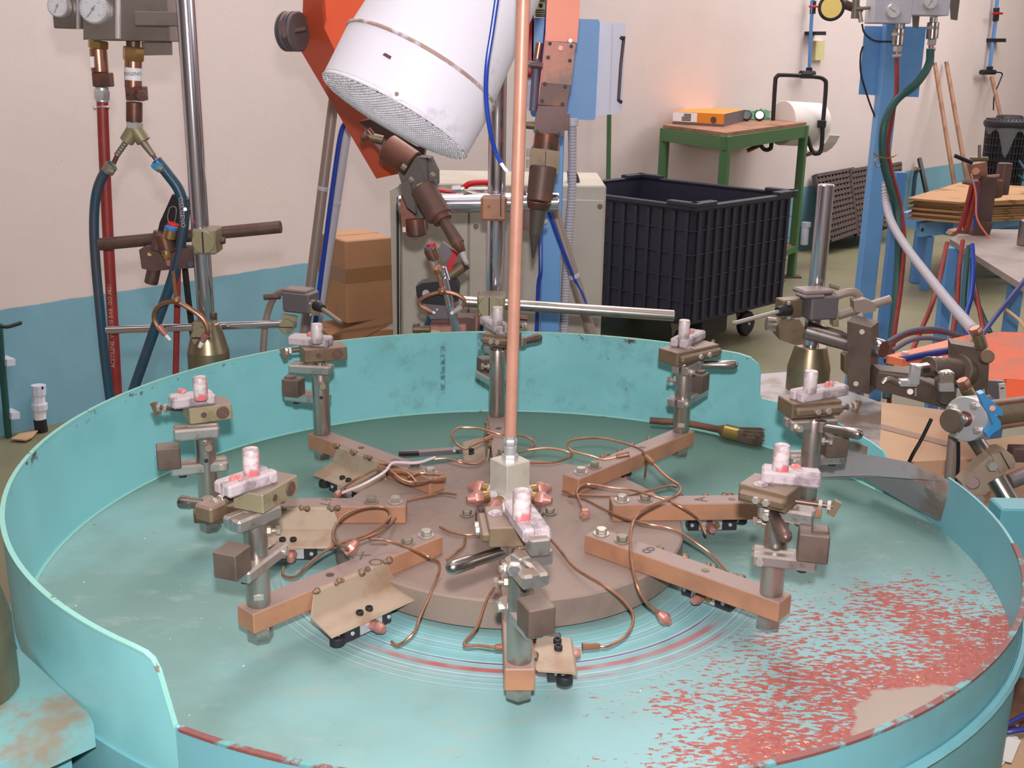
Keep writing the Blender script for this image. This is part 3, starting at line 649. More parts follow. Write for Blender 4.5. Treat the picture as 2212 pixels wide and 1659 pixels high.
ctube([(900,1040,.10),(880,1020,.115),(850,1015,.12),(820,1012,.125),(780,1030,.12),(745,1052,.10),(735,1068,.09)], 'copper tube bending from the hub over the back left bracket')
ctube([(735,1066,.09),(785,1046,.11),(830,1020,.125),(850,1000,.128),(900,1000,.12),(940,988,.12)], 'dull white oxidised tube crossing above the back left bracket', 'copper_white', .0024)
ctube([(940,1036,.10),(900,1042,.105),(870,1036,.11),(838,1012,.125),(815,1008,.125)], 'bent copper tube with a flared sleeve beside the back left arm bolt', start='sleeve')
ctube([(820,1002,.12),(860,1000,.115),(900,998,.11),(960,990,.115),(1000,1000,.11),(1030,1002,.10),(1048,990,.10)], 'dark copper tube running behind the hub block from the back left')
ctube([(1048,950,.11),(1020,962,.112),(1005,970,.115),(985,958,.12),(976,940,.13),(990,925,.135),(1030,925,.135),(1080,938,.13),(1130,942,.12),(1155,955,.11),(1148,968,.105),(1120,978,.10)], 'copper tube looping round behind the pink feed pipe', start='sleeve')
ctube([(1140,972,.105),(1180,968,.11),(1225,975,.108),(1235,985,.10),(1200,998,.095),(1150,1000,.09),(1145,998,.09)], 'copper tube curling right behind the hub block')
ctube([(1335,986,.105),(1305,992,.10),(1280,985,.105),(1240,975,.11),(1226,960,.12),(1240,950,.125),(1290,946,.125),(1340,955,.12),(1385,972,.11),(1396,995,.09),(1393,1030,.05)], 'copper tube looped over the back right arm', start='sleeve')
ctube([(1410,1000,.13),(1440,1030,.12),(1468,1050,.115),(1462,1070,.115),(1420,1088,.115),(1380,1110,.11),(1364,1140,.11),(1362,1190,.10),(1372,1250,.085),(1392,1295,.06),(1430,1330,.035)], 'oxidised copper tube hanging in front of the right arms down to two nuts', r=.0024, start='sleeve', end='nut')
ctube([(1262,1106,.10),(1250,1078,.10),(1246,1060,.10),(1265,1046,.10),(1310,1052,.10),(1360,1058,.10),(1400,1068,.105),(1440,1080,.10),(1480,1100,.09),(1510,1125,.06),(1525,1155,.045)], 'copper tube from a loose pink nut across to the right arm', start='nut')
ctube([(1215,1060,.098),(1240,1068,.085),(1300,1072,.075),(1360,1070,.07),(1440,1050,.07),(1462,1052,.07)], 'low copper tube from the hub passing under the right tubes')
ctube([(1228,1072,.06),(1260,1078,.07),(1330,1112,.08),(1390,1130,.09),(1450,1142,.085),(1500,1170,.075),(1540,1200,.06),(1572,1236,.05)], 'copper tube lying diagonally across the right front arm bar')
ctube([(1130,1120,.058),(1192,1168,.062),(1240,1225,.062),(1300,1262,.07),(1345,1295,.06),(1368,1330,.045),(1355,1370,.04),(1315,1395,.037),(1290,1396,.037)], 'long copper tube sweeping from the hub round to the front valve', end='sleeve')
ctube([(1092,1228,.075),(1075,1255,.07),(1050,1300,.055),(1030,1355,.045),(1002,1392,.04),(1035,1394,.04),(1062,1398,.04),(1075,1398,.04)], 'copper tube kinked beside the left of the front post', end='sleeve')
ctube([(950,1138,.058),(975,1150,.058),(1010,1155,.058),(1045,1152,.058)], 'short copper tube lying on the plate left of the front head')
ctube([(1005,1160,.058),(1000,1180,.058),(965,1210,.058)], 'thin bent copper offcut on the turntable plate')
# ================================================================ helpers for things measured by picture outline at a known distance
def cy_(u1, v1, u2, v2, y, wpx, y2=None, w2=None, n=18, ch=.08, b=None):
    A, Q = P(u1, v1, y), P(u2, v2, y if y2 is None else y2); b = b or B()
    return b.cyl(A, Q, L(wpx, A)/2, L(w2 or wpx, Q)/2, n, ch)
def hx_(u1, v1, u2, v2, y, wpx, y2=None, b=None):
    A, Q = P(u1, v1, y), P(u2, v2, y if y2 is None else y2); b = b or B(); return b.hexn(A, Q, L(wpx, A)/2)
def tb_(pts, y, wpx, sub=6, n=10, rib=None, b=None):
    pp = [P(p[0], p[1], p[2] if len(p) > 2 else y) for p in pts]; b = b or B()
    return b.tube(pp, L(wpx, pp[0])/2, n, sub, rib)
def po_(pts, y, th, b=None): b = b or B(); return b.prism([P(u, v, y) for u, v in pts], (0, th, 0))
def bx_(u0, v0, u1, v1, y, th, b=None, ch=None, tilt=0.0):
    """block whose front face spans two picture corners at depth y"""
    a, c = P(u0, v0, y), P(u1, v1, y); b = b or B(); w_ = abs(c.x-a.x); h_ = abs(a.z-c.z); m = (a+c)/2
    ax = (V((math.cos(tilt), math.sin(tilt), 0)), V((-math.sin(tilt), math.cos(tilt), 0)), V((0,0,1)))
    return b.box(m+ax[1]*th/2, w_, th, h_, ax, ch)
def vp(u, v, y): return P(u, v, y)
def solo(b, name, mat, label, cat, group=None): return b.ob(name, mat, None, label, cat, group)
def cab(pts, y, wpx, mat, name, label, group=None, cat='hose', **k): return solo(tb_(pts, y, wpx, **k), name, mat, label, cat, group)
# ================================================================ LEFT STAND
yl = .78
A = P(446, 700, yl)
t = thing('stand_pole', 'tall polished chrome pole on the left with a tapered brass collar', 'pole', (A.x, yl, .88))
B().cyl((A.x, yl, .99), (A.x, yl, 2.2), .0195, n=32).ob('pole', 'chrome', t)
B().lathe((A.x, yl, .80), (A.x, yl, 1.0), [(0,.047),(.62,.047),(.67,.0465),(.99,.030),(1,.026)], 48).ob('collar', 'brass_cone', t, smooth=9)
b = B(); b.box((A.x, yl, .84), .16, .16, .03); b.ob('foot_plate', 'machine_teal', t)
B().cyl((A.x, yl, 0), (A.x, yl, .83), .05).ob('column', 'machine_teal', t)
t = thing('cross_rod', 'thick brown horizontal rod clamped to the left chrome pole', 'rod', P(400, 520, yl+.05), 'cross rods of the left stand')
cy_(215, 528, 607, 490, yl+.05, 27).ob('rod', 'rod_brown', t)
c = P(448, 518, yl); b = B(); b.box(c-V((0,0,.0)), .052, .062, .056, None, .004); b.ob('clamp_block', 'block_olive', t)
b = B(); b.cyl(c-V((0,.036,0)), c-V((0,.030,0)), .0255, n=28); b.ob('clamp_cap', 'block_olive', t)
B().box(c-V((0,.0365,0)), .003, .002, .046).ob('clamp_slot', 'rubber', t)
hx_(476, 520, 486, 520, yl-.02, 16).ob('clamp_nut', 'rod_brown', t)
t = thing('cross_rod', 'thin chrome horizontal rod low on the left chrome pole', 'rod', P(400, 710, yl+.03), 'cross rods of the left stand')
cy_(230, 713, 640, 699, yl+.04, 17).ob('rod', 'chrome', t)
c = P(444, 720, yl); b = B(); b.box(c, .045, .060, .066, None, .004); b.ob('clamp_block', 'block_olive', t)
B().cyl(c-V((0,.036,.002)), c-V((0,.030,.002)), .0235, n=28).ob('clamp_cap', 'block_olive', t)
B().box(c-V((0,.037,.002)), .042, .002, .003).ob('clamp_slot', 'rubber', t)
hx_(462, 675, 462, 690, yl-.01, 14).ob('clamp_nut', 'rod_brown', t)
c = P(622, 702, yl+.02); B().cyl(c-V((0,.022,0)), c+V((0,.02,0)), .0165, n=24).ob('end_clamp', 'block_olive', t)
B().box(c-V((0,.0228,0)), .031, .0015, .0018).ob('end_slot', 'rubber', t)
# limit switch, left
t = thing('limit_switch', 'grey cast limit switch with a long probe above the back left of the pan', 'switch', P(640, 660, yl), 'limit switches with probe rods')
tl = -.35
B().box(P(650, 650, yl+.02), .070, .050, .048, (V((math.cos(tl),math.sin(tl),0)), V((-math.sin(tl),math.cos(tl),0)), V((0,0,1))), .004).ob('housing', 'cast_grey', t)
b = B(); b.box(P(645, 626, yl+.02), .062, .044, .008, (V((math.cos(tl),math.sin(tl),0)), V((-math.sin(tl),math.cos(tl),0)), V((0,0,1))), .003); b.ob('lid', 'cast_grey', t)
bx_(668, 650, 688, 682, yl-.03, .012, tilt=tl).ob('head_plate', 'block_olive', t)
cy_(684, 660, 697, 667, yl-.03, 24, y2=yl-.055, w2=17).ob('boot', 'rubber', t)
for u, v in ((668,656),(686,652),(669,680)): hx_(u, v, u+3, v+1, yl-.035, 7).ob('screw', 'bolt_bright', t)
cy_(694, 666, 737, 697, yl-.05, 10, y2=yl-.10).ob('probe_rod', 'bolt_dusty', t)
hx_(733, 694, 738, 698, yl-.098, 11).ob('probe_tip', 'iron_brown', t)
po_([(608,678),(612,698),(640,692),(642,684)], yl+.01, .008).ob('mount_plate', 'block_olive', t)
cy_(570, 642, 606, 640, yl+.06, 13).ob('mount_rod', 'rod_brown', t)
cab([(622,626,yl+.03),(596,638,yl+.06),(580,670,yl+.08),(572,710,yl+.08),(568,765,yl+.08)], yl, 15, 'conduit_pink', 'switch_cable', 'grey cable curving down from the left limit switch', cat='cable')
# gauge boxes
def gauge(t, c, r, needle, mat='dial'):
    B().lathe(c+V((0,-.016,0)), c+V((0,.004,0)), [(0,r*.90),(.15,r*1.0),(.8,r*1.02),(1,r*1.06)], 36).ob('bezel', 'zinc', t)
    d = B().cyl(c+V((0,-.0172,0)), c+V((0,-.0150,0)), r*.86, n=32, ch=.02).ob('dial', mat, t)
    b = B()
    for k in range(21):
        a = math.radians(225-270*k/20); q = V((math.cos(a), 0, math.sin(a))); b.bar(c+q*r*.72+V((0,-.0176,0)), c+q*r*(.82 if k % 5 else .86)+V((0,-.0176,0)), r*.03, .0004, up=(0,-1,0), ch=0)
    b.ob('scale_marks', 'ink', d)
    a = math.radians(needle); q = V((math.cos(a), 0, math.sin(a)))
    b = B(); b.bar(c-q*r*.28+V((0,-.0182,0)), c+q*r*.70+V((0,-.0182,0)), r*.07, .0006, up=(0,-1,0), ch=0); b.cyl(c+V((0,-.019,0)), c+V((0,-.0176,0)), r*.11, n=14); b.ob('needle', 'ink', d)
    for k, tx in ((225,'0'),(135,'4'),(45,'10'),(-45,'16')):
        a = math.radians(k); text(d, tx, 'ink', c+V((math.cos(a),0,math.sin(a)))*r*.56+V((0,-.0176,0)), (1,0,0), (0,0,1), r*.2)
    B().cyl(c+V((0,-.0200,0)), c+V((0,-.0192,0)), r*.88, n=32, ch=.02).ob('glass', 'gauge_glass', t)
yg = .86
t = thing('gauge_box', 'larger brushed steel gauge box at the top left beside the pole', 'gauge box', P(275, 88, yg), 'steel gauge boxes on the left stand')
a, c = P(180, -60, yg), P(369, 90, yg)
tg_ = .0
b = B(); b.box(((a.x+c.x)/2, yg+.05, (a.z+c.z)/2), abs(a.x-c.x), .10, abs(a.z-c.z), None, .002); b.ob('case', 'gauge_steel', t)
po_([(180,-60),(252,-60),(252,84),(180,86)], yg-.004, .004).ob('front_panel', 'gauge_steel', t)
po_([(249,-60),(253,-60),(253,83),(249,83)], yg-.010, .010).ob('panel_lip', 'zinc', t)
po_([(305,90),(371,88),(372,119),(307,120)], yg+.06, .003).ob('mount_tab', 'gauge_steel', t)
cy_(357, 103, 357.5, 103, yg+.058, 6).ob('tab_hole', 'iron_brown', t)
gauge(t, P(207, 20, yg-.004), .0235*1.35, 232)
t = thing('gauge_box', 'smaller brushed steel gauge box at the top left corner behind the larger one', 'gauge box', P(140, 62, yg), 'steel gauge boxes on the left stand')
a, c = P(102, -60, yg+.03), P(178, 62, yg+.03)
b = B(); b.box(((a.x+c.x)/2, yg+.08, (a.z+c.z)/2), abs(a.x-c.x), .09, abs(a.z-c.z), None, .002); b.ob('case', 'gauge_steel', t)
po_([(165,-60),(170,-60),(170,62),(165,62)], yg+.02, .010).ob('panel_lip', 'zinc', t)
gauge(t, P(130, 14, yg+.028), .0190*1.25, 245)
b = B(); b.box((P(400,60,.82).x-.045, .822, P(300,40,.82).z), .12, .02, .03, ch=.002); solo(b, 'mounting_bracket', 'gauge_steel', 'steel bracket behind the gauge boxes joining them to the left chrome pole', 'bracket')
# fittings + hoses under the gauge boxes
t = thing('hose_fitting', 'copper coloured hose fitting under the left side of the large gauge box', 'fitting', P(215, 190, yg+.03), 'fittings under the large gauge box')
yf = yg+.04
hx_(212, 88, 212, 105, yf, 44).ob('hex_nut', 'brass', t); cy_(212, 105, 216, 156, yf, 36).ob('barrel', 'bronze_pipe', t)
bx_(197, 156, 237, 188, yf-.015, .032).ob('hex_body', 'copper_dark', t); cy_(220, 188, 221, 220, yf, 28).ob('union', 'zinc', t); hx_(220, 194, 220, 216, yf, 34).ob('union_nut', 'zinc', t)
po_([(194,122),(202,122),(203,146),(196,146)], yf-.022, .004).ob('sticker', 'label_white', t)
o = cab([(221,216),(224,300),(229,420),(236,560),(244,700),(254,880)], yf, 24, 'hose_red', 'gas_hose', 'thick red gas hose hanging on the left from the gauge box to the pan', n=20)
hw = L(24, P(229,420,yf))/2
for v0, v1, tx in ((560, 840, 'ACETILENE  W.P. 10 BAR  ISO 3821'), ):
    a_, b_ = P(237.6, 560, yf), P(251, 840, yf); d = (a_-b_).normalized(); m = (a_+b_)/2
    text(o, tx, 'print_pink', m-V((0, hw, 0)), d, (-1,0,0), .0135, wrap=('along', hw), name='hose_print')
B().tube([P(221+16*math.cos(k*.785)*.9, 233+3*math.sin(k*.785), yf+.012*math.sin(k*.785)) for k in range(9)], .0022, 6, 3).ob('hose_clip', 'zinc', t)
hx_(203, 234, 210, 233, yf-.01, 10).ob('clip_screw', 'zinc', t)
t = thing('hose_fitting', 'copper coloured oxygen fitting ending in a grey two-way splitter', 'fitting', P(290, 320, yf), 'fittings under the large gauge box')
cy_(288, 88, 288, 102, yf, 30).ob('stub', 'copper_dark', t); hx_(288, 101, 288, 132, yf, 46).ob('hex_nut', 'brass', t)
cy_(288, 130, 288, 190, yf, 36).ob('barrel', 'bronze_pipe', t)
lb = cy_(288, 146, 288, 173, yf, 37.5, ch=0).ob('label_sleeve', 'label_white', t)
c = P(288, 159.5, yf); rr = L(37.5, c)/2
text(lb, 'OSSIGENO', 'ink', c-V((.0,rr,0)), (1,0,0), (0,0,1), .0106, wrap=('round', rr), name='label_text')
bx_(269, 186, 310, 218, yf-.018, .036).ob('valve_body', 'copper_dark', t); hx_(300, 204, 306, 208, yf-.022, 25, y2=yf-.045).ob('valve_knob', 'copper_dark', t)
cy_(276, 203, 276, 204, yf-.021, 6, y2=yf-.018).ob('screw', 'rubber', t)
cy_(290, 220, 290, 264, yf, 34).ob('sleeve', 'copper_dark', t); hx_(291, 262, 291, 278, yf, 36).ob('lower_nut', 'zinc', t)
b = B(); cy_(291, 276, 273, 306, yf, 30, b=b); cy_(291, 276, 311, 306, yf, 32, b=b); b.ob('splitter', 'pale_grey' if 0 else 'block_olive', t)
tb_([(273,306),(252,336)], yf, 14, sub=1, rib=.007, n=12).ob('ribbed_barb', 'bolt_dusty', t); cy_(309, 306, 331, 336, yf, 18, w2=13).ob('barb', 'bolt_dusty', t)
cy_(256, 330, 243, 358, yf, 10).ob('copper_tail', 'copper_dark', t); cy_(330, 334, 342, 352, yf, 10).ob('copper_tail', 'copper_dark', t)
cab([(243,354),(222,380),(208,420),(203,480),(206,560),(215,660),(226,770),(240,880)], yf-.04, 21, 'hose_teal', 'gas_hose', 'dark teal rubber hose curving down at the far left of the splitter', n=14)
o = cab([(338,346),(362,376),(386,410),(396,450),(393,510),(376,590),(345,680),(310,780),(282,860)], yf-.10, 23, 'hose_teal', 'gas_hose', 'teal printed rubber hose curving down in front of the left pole', n=20)
hw = L(23, P(396,450,yf-.1))/2; a_, b_ = P(388, 414, yf-.1), P(396, 500, yf-.1); text(o, 'OSSIGENO', 'print_pink', (a_+b_)/2-V((-.004,hw,0)), (b_-a_).normalized(), (1,0,0), .014, wrap=('along', hw), name='hose_print')
for a_, w__ in (((236,364),'left'), ((342,358),'right')):
    t = thing('hose_clip', 'small metal clip on the teal hose on the %s of the splitter' % w__, 'clip', P(a_[0], a_[1], yf-.06)); yy = yf-(.04 if w__ == 'left' else .10)
    cy_(a_[0]+6, a_[1]-8, a_[0]-5, a_[1]+8, yy, 27).ob('band', 'cyan_clip' if w__ == 'right' else 'bolt_dusty', t); hx_(a_[0]-2, a_[1]+6, a_[0]+10, a_[1]+8, yy-.016, 12).ob('screw', 'bolt_dusty', t)
# welding torch handle on the brown rod
yh = yl-.02
t = thing('gas_torch', 'hand torch with red and blue knobs clamped on the left brown rod', 'torch', P(365, 590, yh), 'small torches with forked burners')
po_([(372,420),(404,432),(398,500),(392,535),(330,545),(345,480)], yh+.035, .035).ob('handle', 'black_metal', t)
tb_([(366,450),(374,446),(381,452),(377,480),(367,482),(362,470),(366,450)], yh+.03, 2.5, sub=3, n=6).ob('handle_mark', 'bolt_dusty', t)
cy_(372, 492, 375, 482, yh-.005, 24).ob('red_knob', 'red_knob', t); cy_(365, 515, 369, 494, yh-.02, 27).ob('knob_body', 'brass', t); cy_(369, 497, 370, 489, yh-.021, 27).ob('blue_knob', 'blue_knob', t)
cy_(352, 505, 362, 545, yh, 34).ob('valve_body', 'copper_dark', t); cy_(358, 540, 360, 552, yh-.01, 20).ob('collar', 'brass', t); hx_(360, 548, 361, 560, yh-.012, 18).ob('nipple', 'brass', t)
cy_(362, 556, 364, 575, yh, 14, w2=9).ob('nozzle_neck', 'copper_nut', t)
po_([(300,540),(312,532),(420,538),(424,548),(424,578),(330,586),(306,580)], yh+.03, .05).ob('clamp_block', 'iron_brown', t)
cy_(324, 549, 324, 550, yh+.029, 11, y2=yh+.031).ob('clamp_hole', 'brass', t); cy_(411, 570, 411, 571, yh+.022, 16, y2=yh+.031).ob('clamp_screw', 'rubber', t)
cy_(333, 580, 326, 612, yh+.05, 29).ob('clamp_stud', 'rod_brown', t); cy_(345, 500, 338, 540, yh+.02, 26).ob('rear_tube', 'iron_brown', t)
cy_(400, 452, 400, 453, yh+.01, 8, y2=yh+.03).ob('side_screw', 'bolt_bright', t)
tb_([(374,585),(377,615),(380,640)], yh-.02, 9).ob('burner_stem', 'copper_tube', t)
B().ball(P(381,649,yh-.02), L(20, P(381,649,yh))/2).ob('burner_joint', 'copper_tube', t)
tb_([(378,650),(352,656),(336,670),(333,690),(342,708)], yh-.02, 10).ob('burner_arm', 'copper_tube', t); tb_([(384,652),(412,668),(438,688),(448,710),(447,725)], yh-.02, 11).ob('burner_arm', 'copper_tube', t)
cy_(342, 704, 358, 724, yh-.02, 16, w2=12).ob('burner_tip', 'copper_nut', t); cy_(446, 722, 437, 738, yh-.02, 17, w2=12).ob('burner_tip', 'copper_nut', t)
cy_(356, 722, 368, 735, yh-.02, 9, w2=6).ob('jet', 'label_white', t); cy_(438, 736, 431, 750, yh-.02, 11, w2=8).ob('jet', 'label_white', t)
cab([(384,575),(383,650),(381,740),(379,830)], yl+.1, 14, 'hose_red', 'torch_hose', 'thin dark red hose behind the left torch'); cab([(399,575),(406,640),(416,720),(424,800)], yl+.12, 14, 'black_metal', 'torch_hose', 'thin black hose behind the left torch')
# ================================================================ CENTRE: column, cabinet, control post
yc = 1.02
A = P(1070, 640, yc)
t = thing('stand_pole', 'chrome column behind the pink feed pipe at the centre', 'pole', (A.x, yc, .5))
B().cyl((A.x, yc, 0.0), (A.x, yc, 2.1), .0215, n=36).ob('pole', 'chrome', t)
t = thing('cross_bar', 'short thick chrome cross bar clamped to the centre column', 'rod', P(1040, 440, yc)); dy = .0
cy_(862, 441, 1207, 436, yc-.045, 42, n=32).ob('bar', 'chrome', t)
b = B(); b.box(P(1068, 444, yc-.025), .062, .125, .058, None, .006); b.ob('clamp', 'copper_dark' if 0 else 'bar_rust', t)
po_([(1080.5,420),(1083,420),(1083,469),(1080.5,467)], yc-.089, .004).ob('clamp_slot', 'rubber', t)
cy_(1056, 446, 1056.5, 446, yc-.090, 6, y2=yc-.085).ob('clamp_pin', 'iron_brown', t)
po_([(1000,410),(1050,422),(1052,462),(1036,458),(1036,424)], yc-.05, .03).ob('clamp_wing', 'steel_clamp', t)
cy_(862, 425, 862.5, 456, yc-.045, 10).ob('end_ring', 'rod_brown', t)
t = thing('toggle_clamp', 'small toggle clamp with a red grip behind the chrome column', 'clamp', P(1020, 405, yc+.1)); yk = yc+.08
cy_(980, 409, 1060, 408, yk, 8).ob('arm', 'zinc', t); hx_(976, 409, 996, 408, yk, 17).ob('nut', 'zinc', t)
tb_([(1003,404),(1018,396),(1048,394),(1060,398)], yk-.01, 13).ob('red_grip', 'red_paint', t); cy_(930, 408, 985, 416, yk, 9).ob('red_lever', 'red_paint', t)
# cabinet
t = thing('control_cabinet', 'beige sheet metal cabinet standing behind the pan', 'cabinet', (0, 1.9, 0)); yb = 1.75
a, c = P(862, 402, yb), P(1310, 402, yb)
b = B(); b.box(((a.x+c.x)/2, yb+.2, c.z/2), c.x-a.x, .40, c.z, None, .004); cbn = b.ob('body', 'cabinet_paint', t)
d0, d1 = P(866, 410, yb-.012), P(1030, 410, yb-.012); e1 = P(1306, 410, yb-.012)
for i_, (xa, xb) in enumerate(((d0.x, P(1012,410,yb).x), (P(1015,410,yb).x, e1.x))):
    b = B(); b.box(((xa+xb)/2, yb-.010, d0.z/2+.05), xb-xa, .018, d0.z-.14, None, .003); dd = b.ob('door', 'cabinet_paint', t)
for (u, v) in ((1028,489),(1296,446)): cy_(u, v, u, v+.5, yb-.022, 11, y2=yb-.016).ob('lock_hole', 'iron_brown', t)
po_([(856,440),(860,440),(861,760),(858,760)], yb-.03, .02).ob('gasket', 'rubber', t)
po_([(842,412),(864,400),(864,760),(850,760)], yb+.0, .03).ob('side_edge', 'cabinet_paint', t)
# boxes
def carton(name, label, u0, um, u1, vt, vb, y, zt_=None, mat='cardboard', tape='box_tape', group=None, tv=None):
    k = P(um, vt, y); kb = P(um, vb, y); h = k.z-kb.z
    pr = P(u1, vt, y+.10); pl = P(u0, vt-3, y+.14)
    ax = (pr-k); ax.z = 0; ay = V((-ax.y, ax.x, 0)).normalized()*V((pl.x-k.x, pl.y-k.y, 0)).length
    t = thing(name, label, 'box', kb, group); n3 = (k+(ax+ay)/2); n3.z = (k.z+kb.z)/2
    f = (ax.normalized(), ay.normalized(), V((0,0,1)))
    B().box(n3, ax.length, ay.length, h, f, .004).ob('carton', mat, t)
    for s_ in ((.46,) if tv is None else tv):
        q = n3+V((0,0,(.5-s_)*h)); b = B(); b.box(q, ax.length+.002, ay.length+.002, .05, f, .0005); b.ob('tape', tape, t)
    q = n3+V((0,0,h/2)); b = B(); b.box(q, ax.length+.001, .004, .002, f, .0002); b.ob('flap_joint', 'iron_brown' if 0 else tape, t)
    return t
carton('cardboard_box', 'closed cardboard box, topmost of the stack beside the beige cabinet', 651, 745, 848, 521, 700, 2.0, group='stacked cardboard boxes', tv=(.42,))
carton('cardboard_box', 'lower cardboard box under the closed one beside the cabinet', 640, 712, 850, 722, 1000, 2.0-.02, group='stacked cardboard boxes', tv=(.2,))
b = B(); b.prism([P(700,735,1.93), P(735,712,1.93), P(846,680,2.05), P(850,696,2.05), P(760,742,1.93)], (0,.01,-.004)); solo(b, 'box_flap', 'box_tape', 'torn cardboard flap sticking out under the closed box', 'cardboard')
B().box((P(740,900,2.1).x, 2.2, .17), .5, .4, .34).ob('pallet_crate', 'cardboard', None, 'plain carton at the bottom of the stack beside the cabinet', 'box', 'stacked cardboard boxes')
# blue control post
yp = 1.55
t = thing('control_post', 'light blue steel post with a sheet panel and a white control enclosure', 'control post', (P(1190,500,yp).x, yp, 0))
A = P(1190, 600, yp); b = B(); b.box((A.x, yp+.04, .95), .056, .08, 1.9, None, .003); b.ob('post', 'blue_paint', t)
b = po_([(1150,44),(1152,38),(1292,42),(1296,48),(1286,255),(1282,260),(1150,252),(1146,246)], yp+.10, .004); b.ob('panel', 'blue_paint', t)
b = B(); a, c = P(1286,44,yp+.12), P(1352,248,yp+.12); b.prism([P(1290,46,yp+.12), P(1348,50,yp+.12), P(1352,58,yp+.12), P(1344,240,yp+.12), P(1336,246,yp+.12), P(1284,250,yp+.12)], (0,.12,0)); en = b.ob('enclosure', 'white_enamel', t)
b = po_([(1322,52),(1324,52),(1318,244),(1316,244)], yp+.117, .004); b.ob('lid_joint', 'pale_grey', t)
tb_([(1348,78),(1341,140),(1336,218)], yp+.11, 7, sub=1).ob('hinge_bar', 'iron_brown', t); 
for v in (80, 216): cy_(1348-v*.03, v, 1344-v*.03, v+6, yp+.108, 10).ob('hinge_end', 'black_metal', t)
po_([(1127,-40),(1154,-40),(1152,168),(1127,164)], yp+.10, .05).ob('red_box', 'red_paint', t)
po_([(1127,166),(1150,166),(1150,240),(1127,240)], yp+.12, .05).ob('socket_box', 'white_enamel', t); po_([(1128,182),(1146,182),(1146,226),(1128,228)], yp+.115, .006).ob('socket_lid', 'pale_grey', t)
lb = po_([(1155,-20),(1180,-20),(1178,38),(1154,36)], yp+.095, .003).ob('rating_plate', 'yellow_note', t)
b = B()
for v in (2, 22, 27, 32, 36): b.bar(P(1157, v, yp+.0945), P(1177, v, yp+.0945), .001, .003, ch=0)
b.cyl(P(1168,12,yp+.0946), P(1168,12,yp+.0940), .006, n=16); b.ob('print_lines', 'ink', lb)
cab([(1236,258,yp+.03),(1236,400,yp+.03),(1230,480,yp+.03),(1222,600,yp+.03),(1216,760,yp+.03)], yp, 20, 'conduit', 'corrugated_conduit', 'light grey corrugated conduit running down beside the blue post', cat='conduit', rib=.0085, n=14, sub=2)
b = B(); cy_(1237, 255, 1237, 272, yp+.03, 24, b=b); solo(b, 'conduit_gland', 'pale_grey', 'grey gland where the corrugated conduit leaves the white enclosure', 'fitting')
cab([(1184,-20,yp-.02),(1180,60,yp+.05),(1160,300,yp+.05),(1168,560,yp-.02),(1163,620,yp-.02),(1158,760,yp-.02)], yp-.02, 10, 'hose_blue', 'air_hose', 'bright blue air hose down the left edge of the blue post')
cy_(1316, 240, 1310, 700, 5.6, 10).ob('green_pipe', 'green_paint', None, 'thin dark green pipe below the white enclosure', 'pipe')
t = thing('rubber_wedge', 'black rounded rubber object on top of the beige cabinet', 'tool', P(1240, 412, yb+.1)); po_([(1228,412),(1226,372),(1238,368),(1248,376),(1252,388),(1253,410)], yb+.08, .05).ob('body', 'rubber', t)
# tripod legs with blue hose
for nm, pts, yy, m, lab in (('tripod_leg', [(723,200),(706,330),(690,470),(668,640)], 1.55, 'conduit_pink', 'grey-brown tripod leg left of the cardboard boxes'), ('tripod_leg', [(752,260),(733,400),(712,520),(694,640)], 1.60, 'conduit', 'pale grey tripod leg in front of the cardboard boxes'), ('tripod_leg', [(1196,452),(1225,540),(1256,640),(1290,760)], 1.42, 'conduit_pink', 'grey tripod leg right of the blue post')):
    A, Q = P(*pts[0], yy), P(*pts[-1], yy-.02); d = (Q-A); Q2 = A+d*(A.z/-d.z)
    t = thing(nm, lab, 'leg', Q2, 'grey tripod legs'); B().cyl(A, Q2, L(23, A)/2).ob('tube', m, t)
    mid = A.lerp(Q, .45); B().cyl(mid, mid+d.normalized()*.012, L(25, A)/2).ob('tie', 'conduit', t)
cab([(795,262,1.5),(770,258,1.5),(748,266,1.5),(736,290,1.5),(722,380,1.5),(706,500,1.5),(688,640,1.5),(670,800,1.5)], 1.5, 11, 'hose_blue', 'air_hose', 'blue air hose looping from the left torch down the tripod leg')
cab([(1184,452,1.40),(1208,520,1.40),(1240,600,1.40),(1262,650,1.40),(1285,740,1.40)], 1.4, 9, 'hose_blue', 'air_hose', 'blue air hose tied along the right tripod leg')
# ================================================================ orange beams with torches, hood
t = thing('robot_beam', 'orange folded steel beam leaning behind the white exhaust hood', 'beam', P(800, 380, 1.0)); yo = 1.15
fr = [(655,-40),(650,112),(812,386),(828,350),(700,60),(690,-40)]
def plane(a, b_, c):
    nn = (b_-a).cross(c-a)
    return lambda u, v: CAM+ray(u, v)*((a-CAM).dot(nn)/ray(u, v).dot(nn))
e0, e1 = P(690,-60,yo+.01), P(700,60,yo); e2 = P(836,344,yo-.02)
pl1 = plane(e1, e2, P(651,112,yo+.10)); pl2 = plane(e1, e2, P(880,60,yo+.14))
B().prism([pl1(*q) for q in ((668,-420),(651,112),(813,386),(836,344),(700,60),(690,-60),(697,-420))], (.004,.02,0)).ob('side_plate', 'orange_shaded', t, smooth=5)
B().prism([pl2(*q) for q in ((697,-420),(690,-60),(700,60),(836,344),(905,368),(905,330),(880,60),(860,-60),(865,-420))], (0,.012,0)).ob('front_flange', 'orange_paint', t, smooth=5)
B().prism([pl1(836,344), pl1(813,386), pl2(905,366)], (0,.012,.002)).ob('end_plate', 'orange_paint', t, smooth=5)
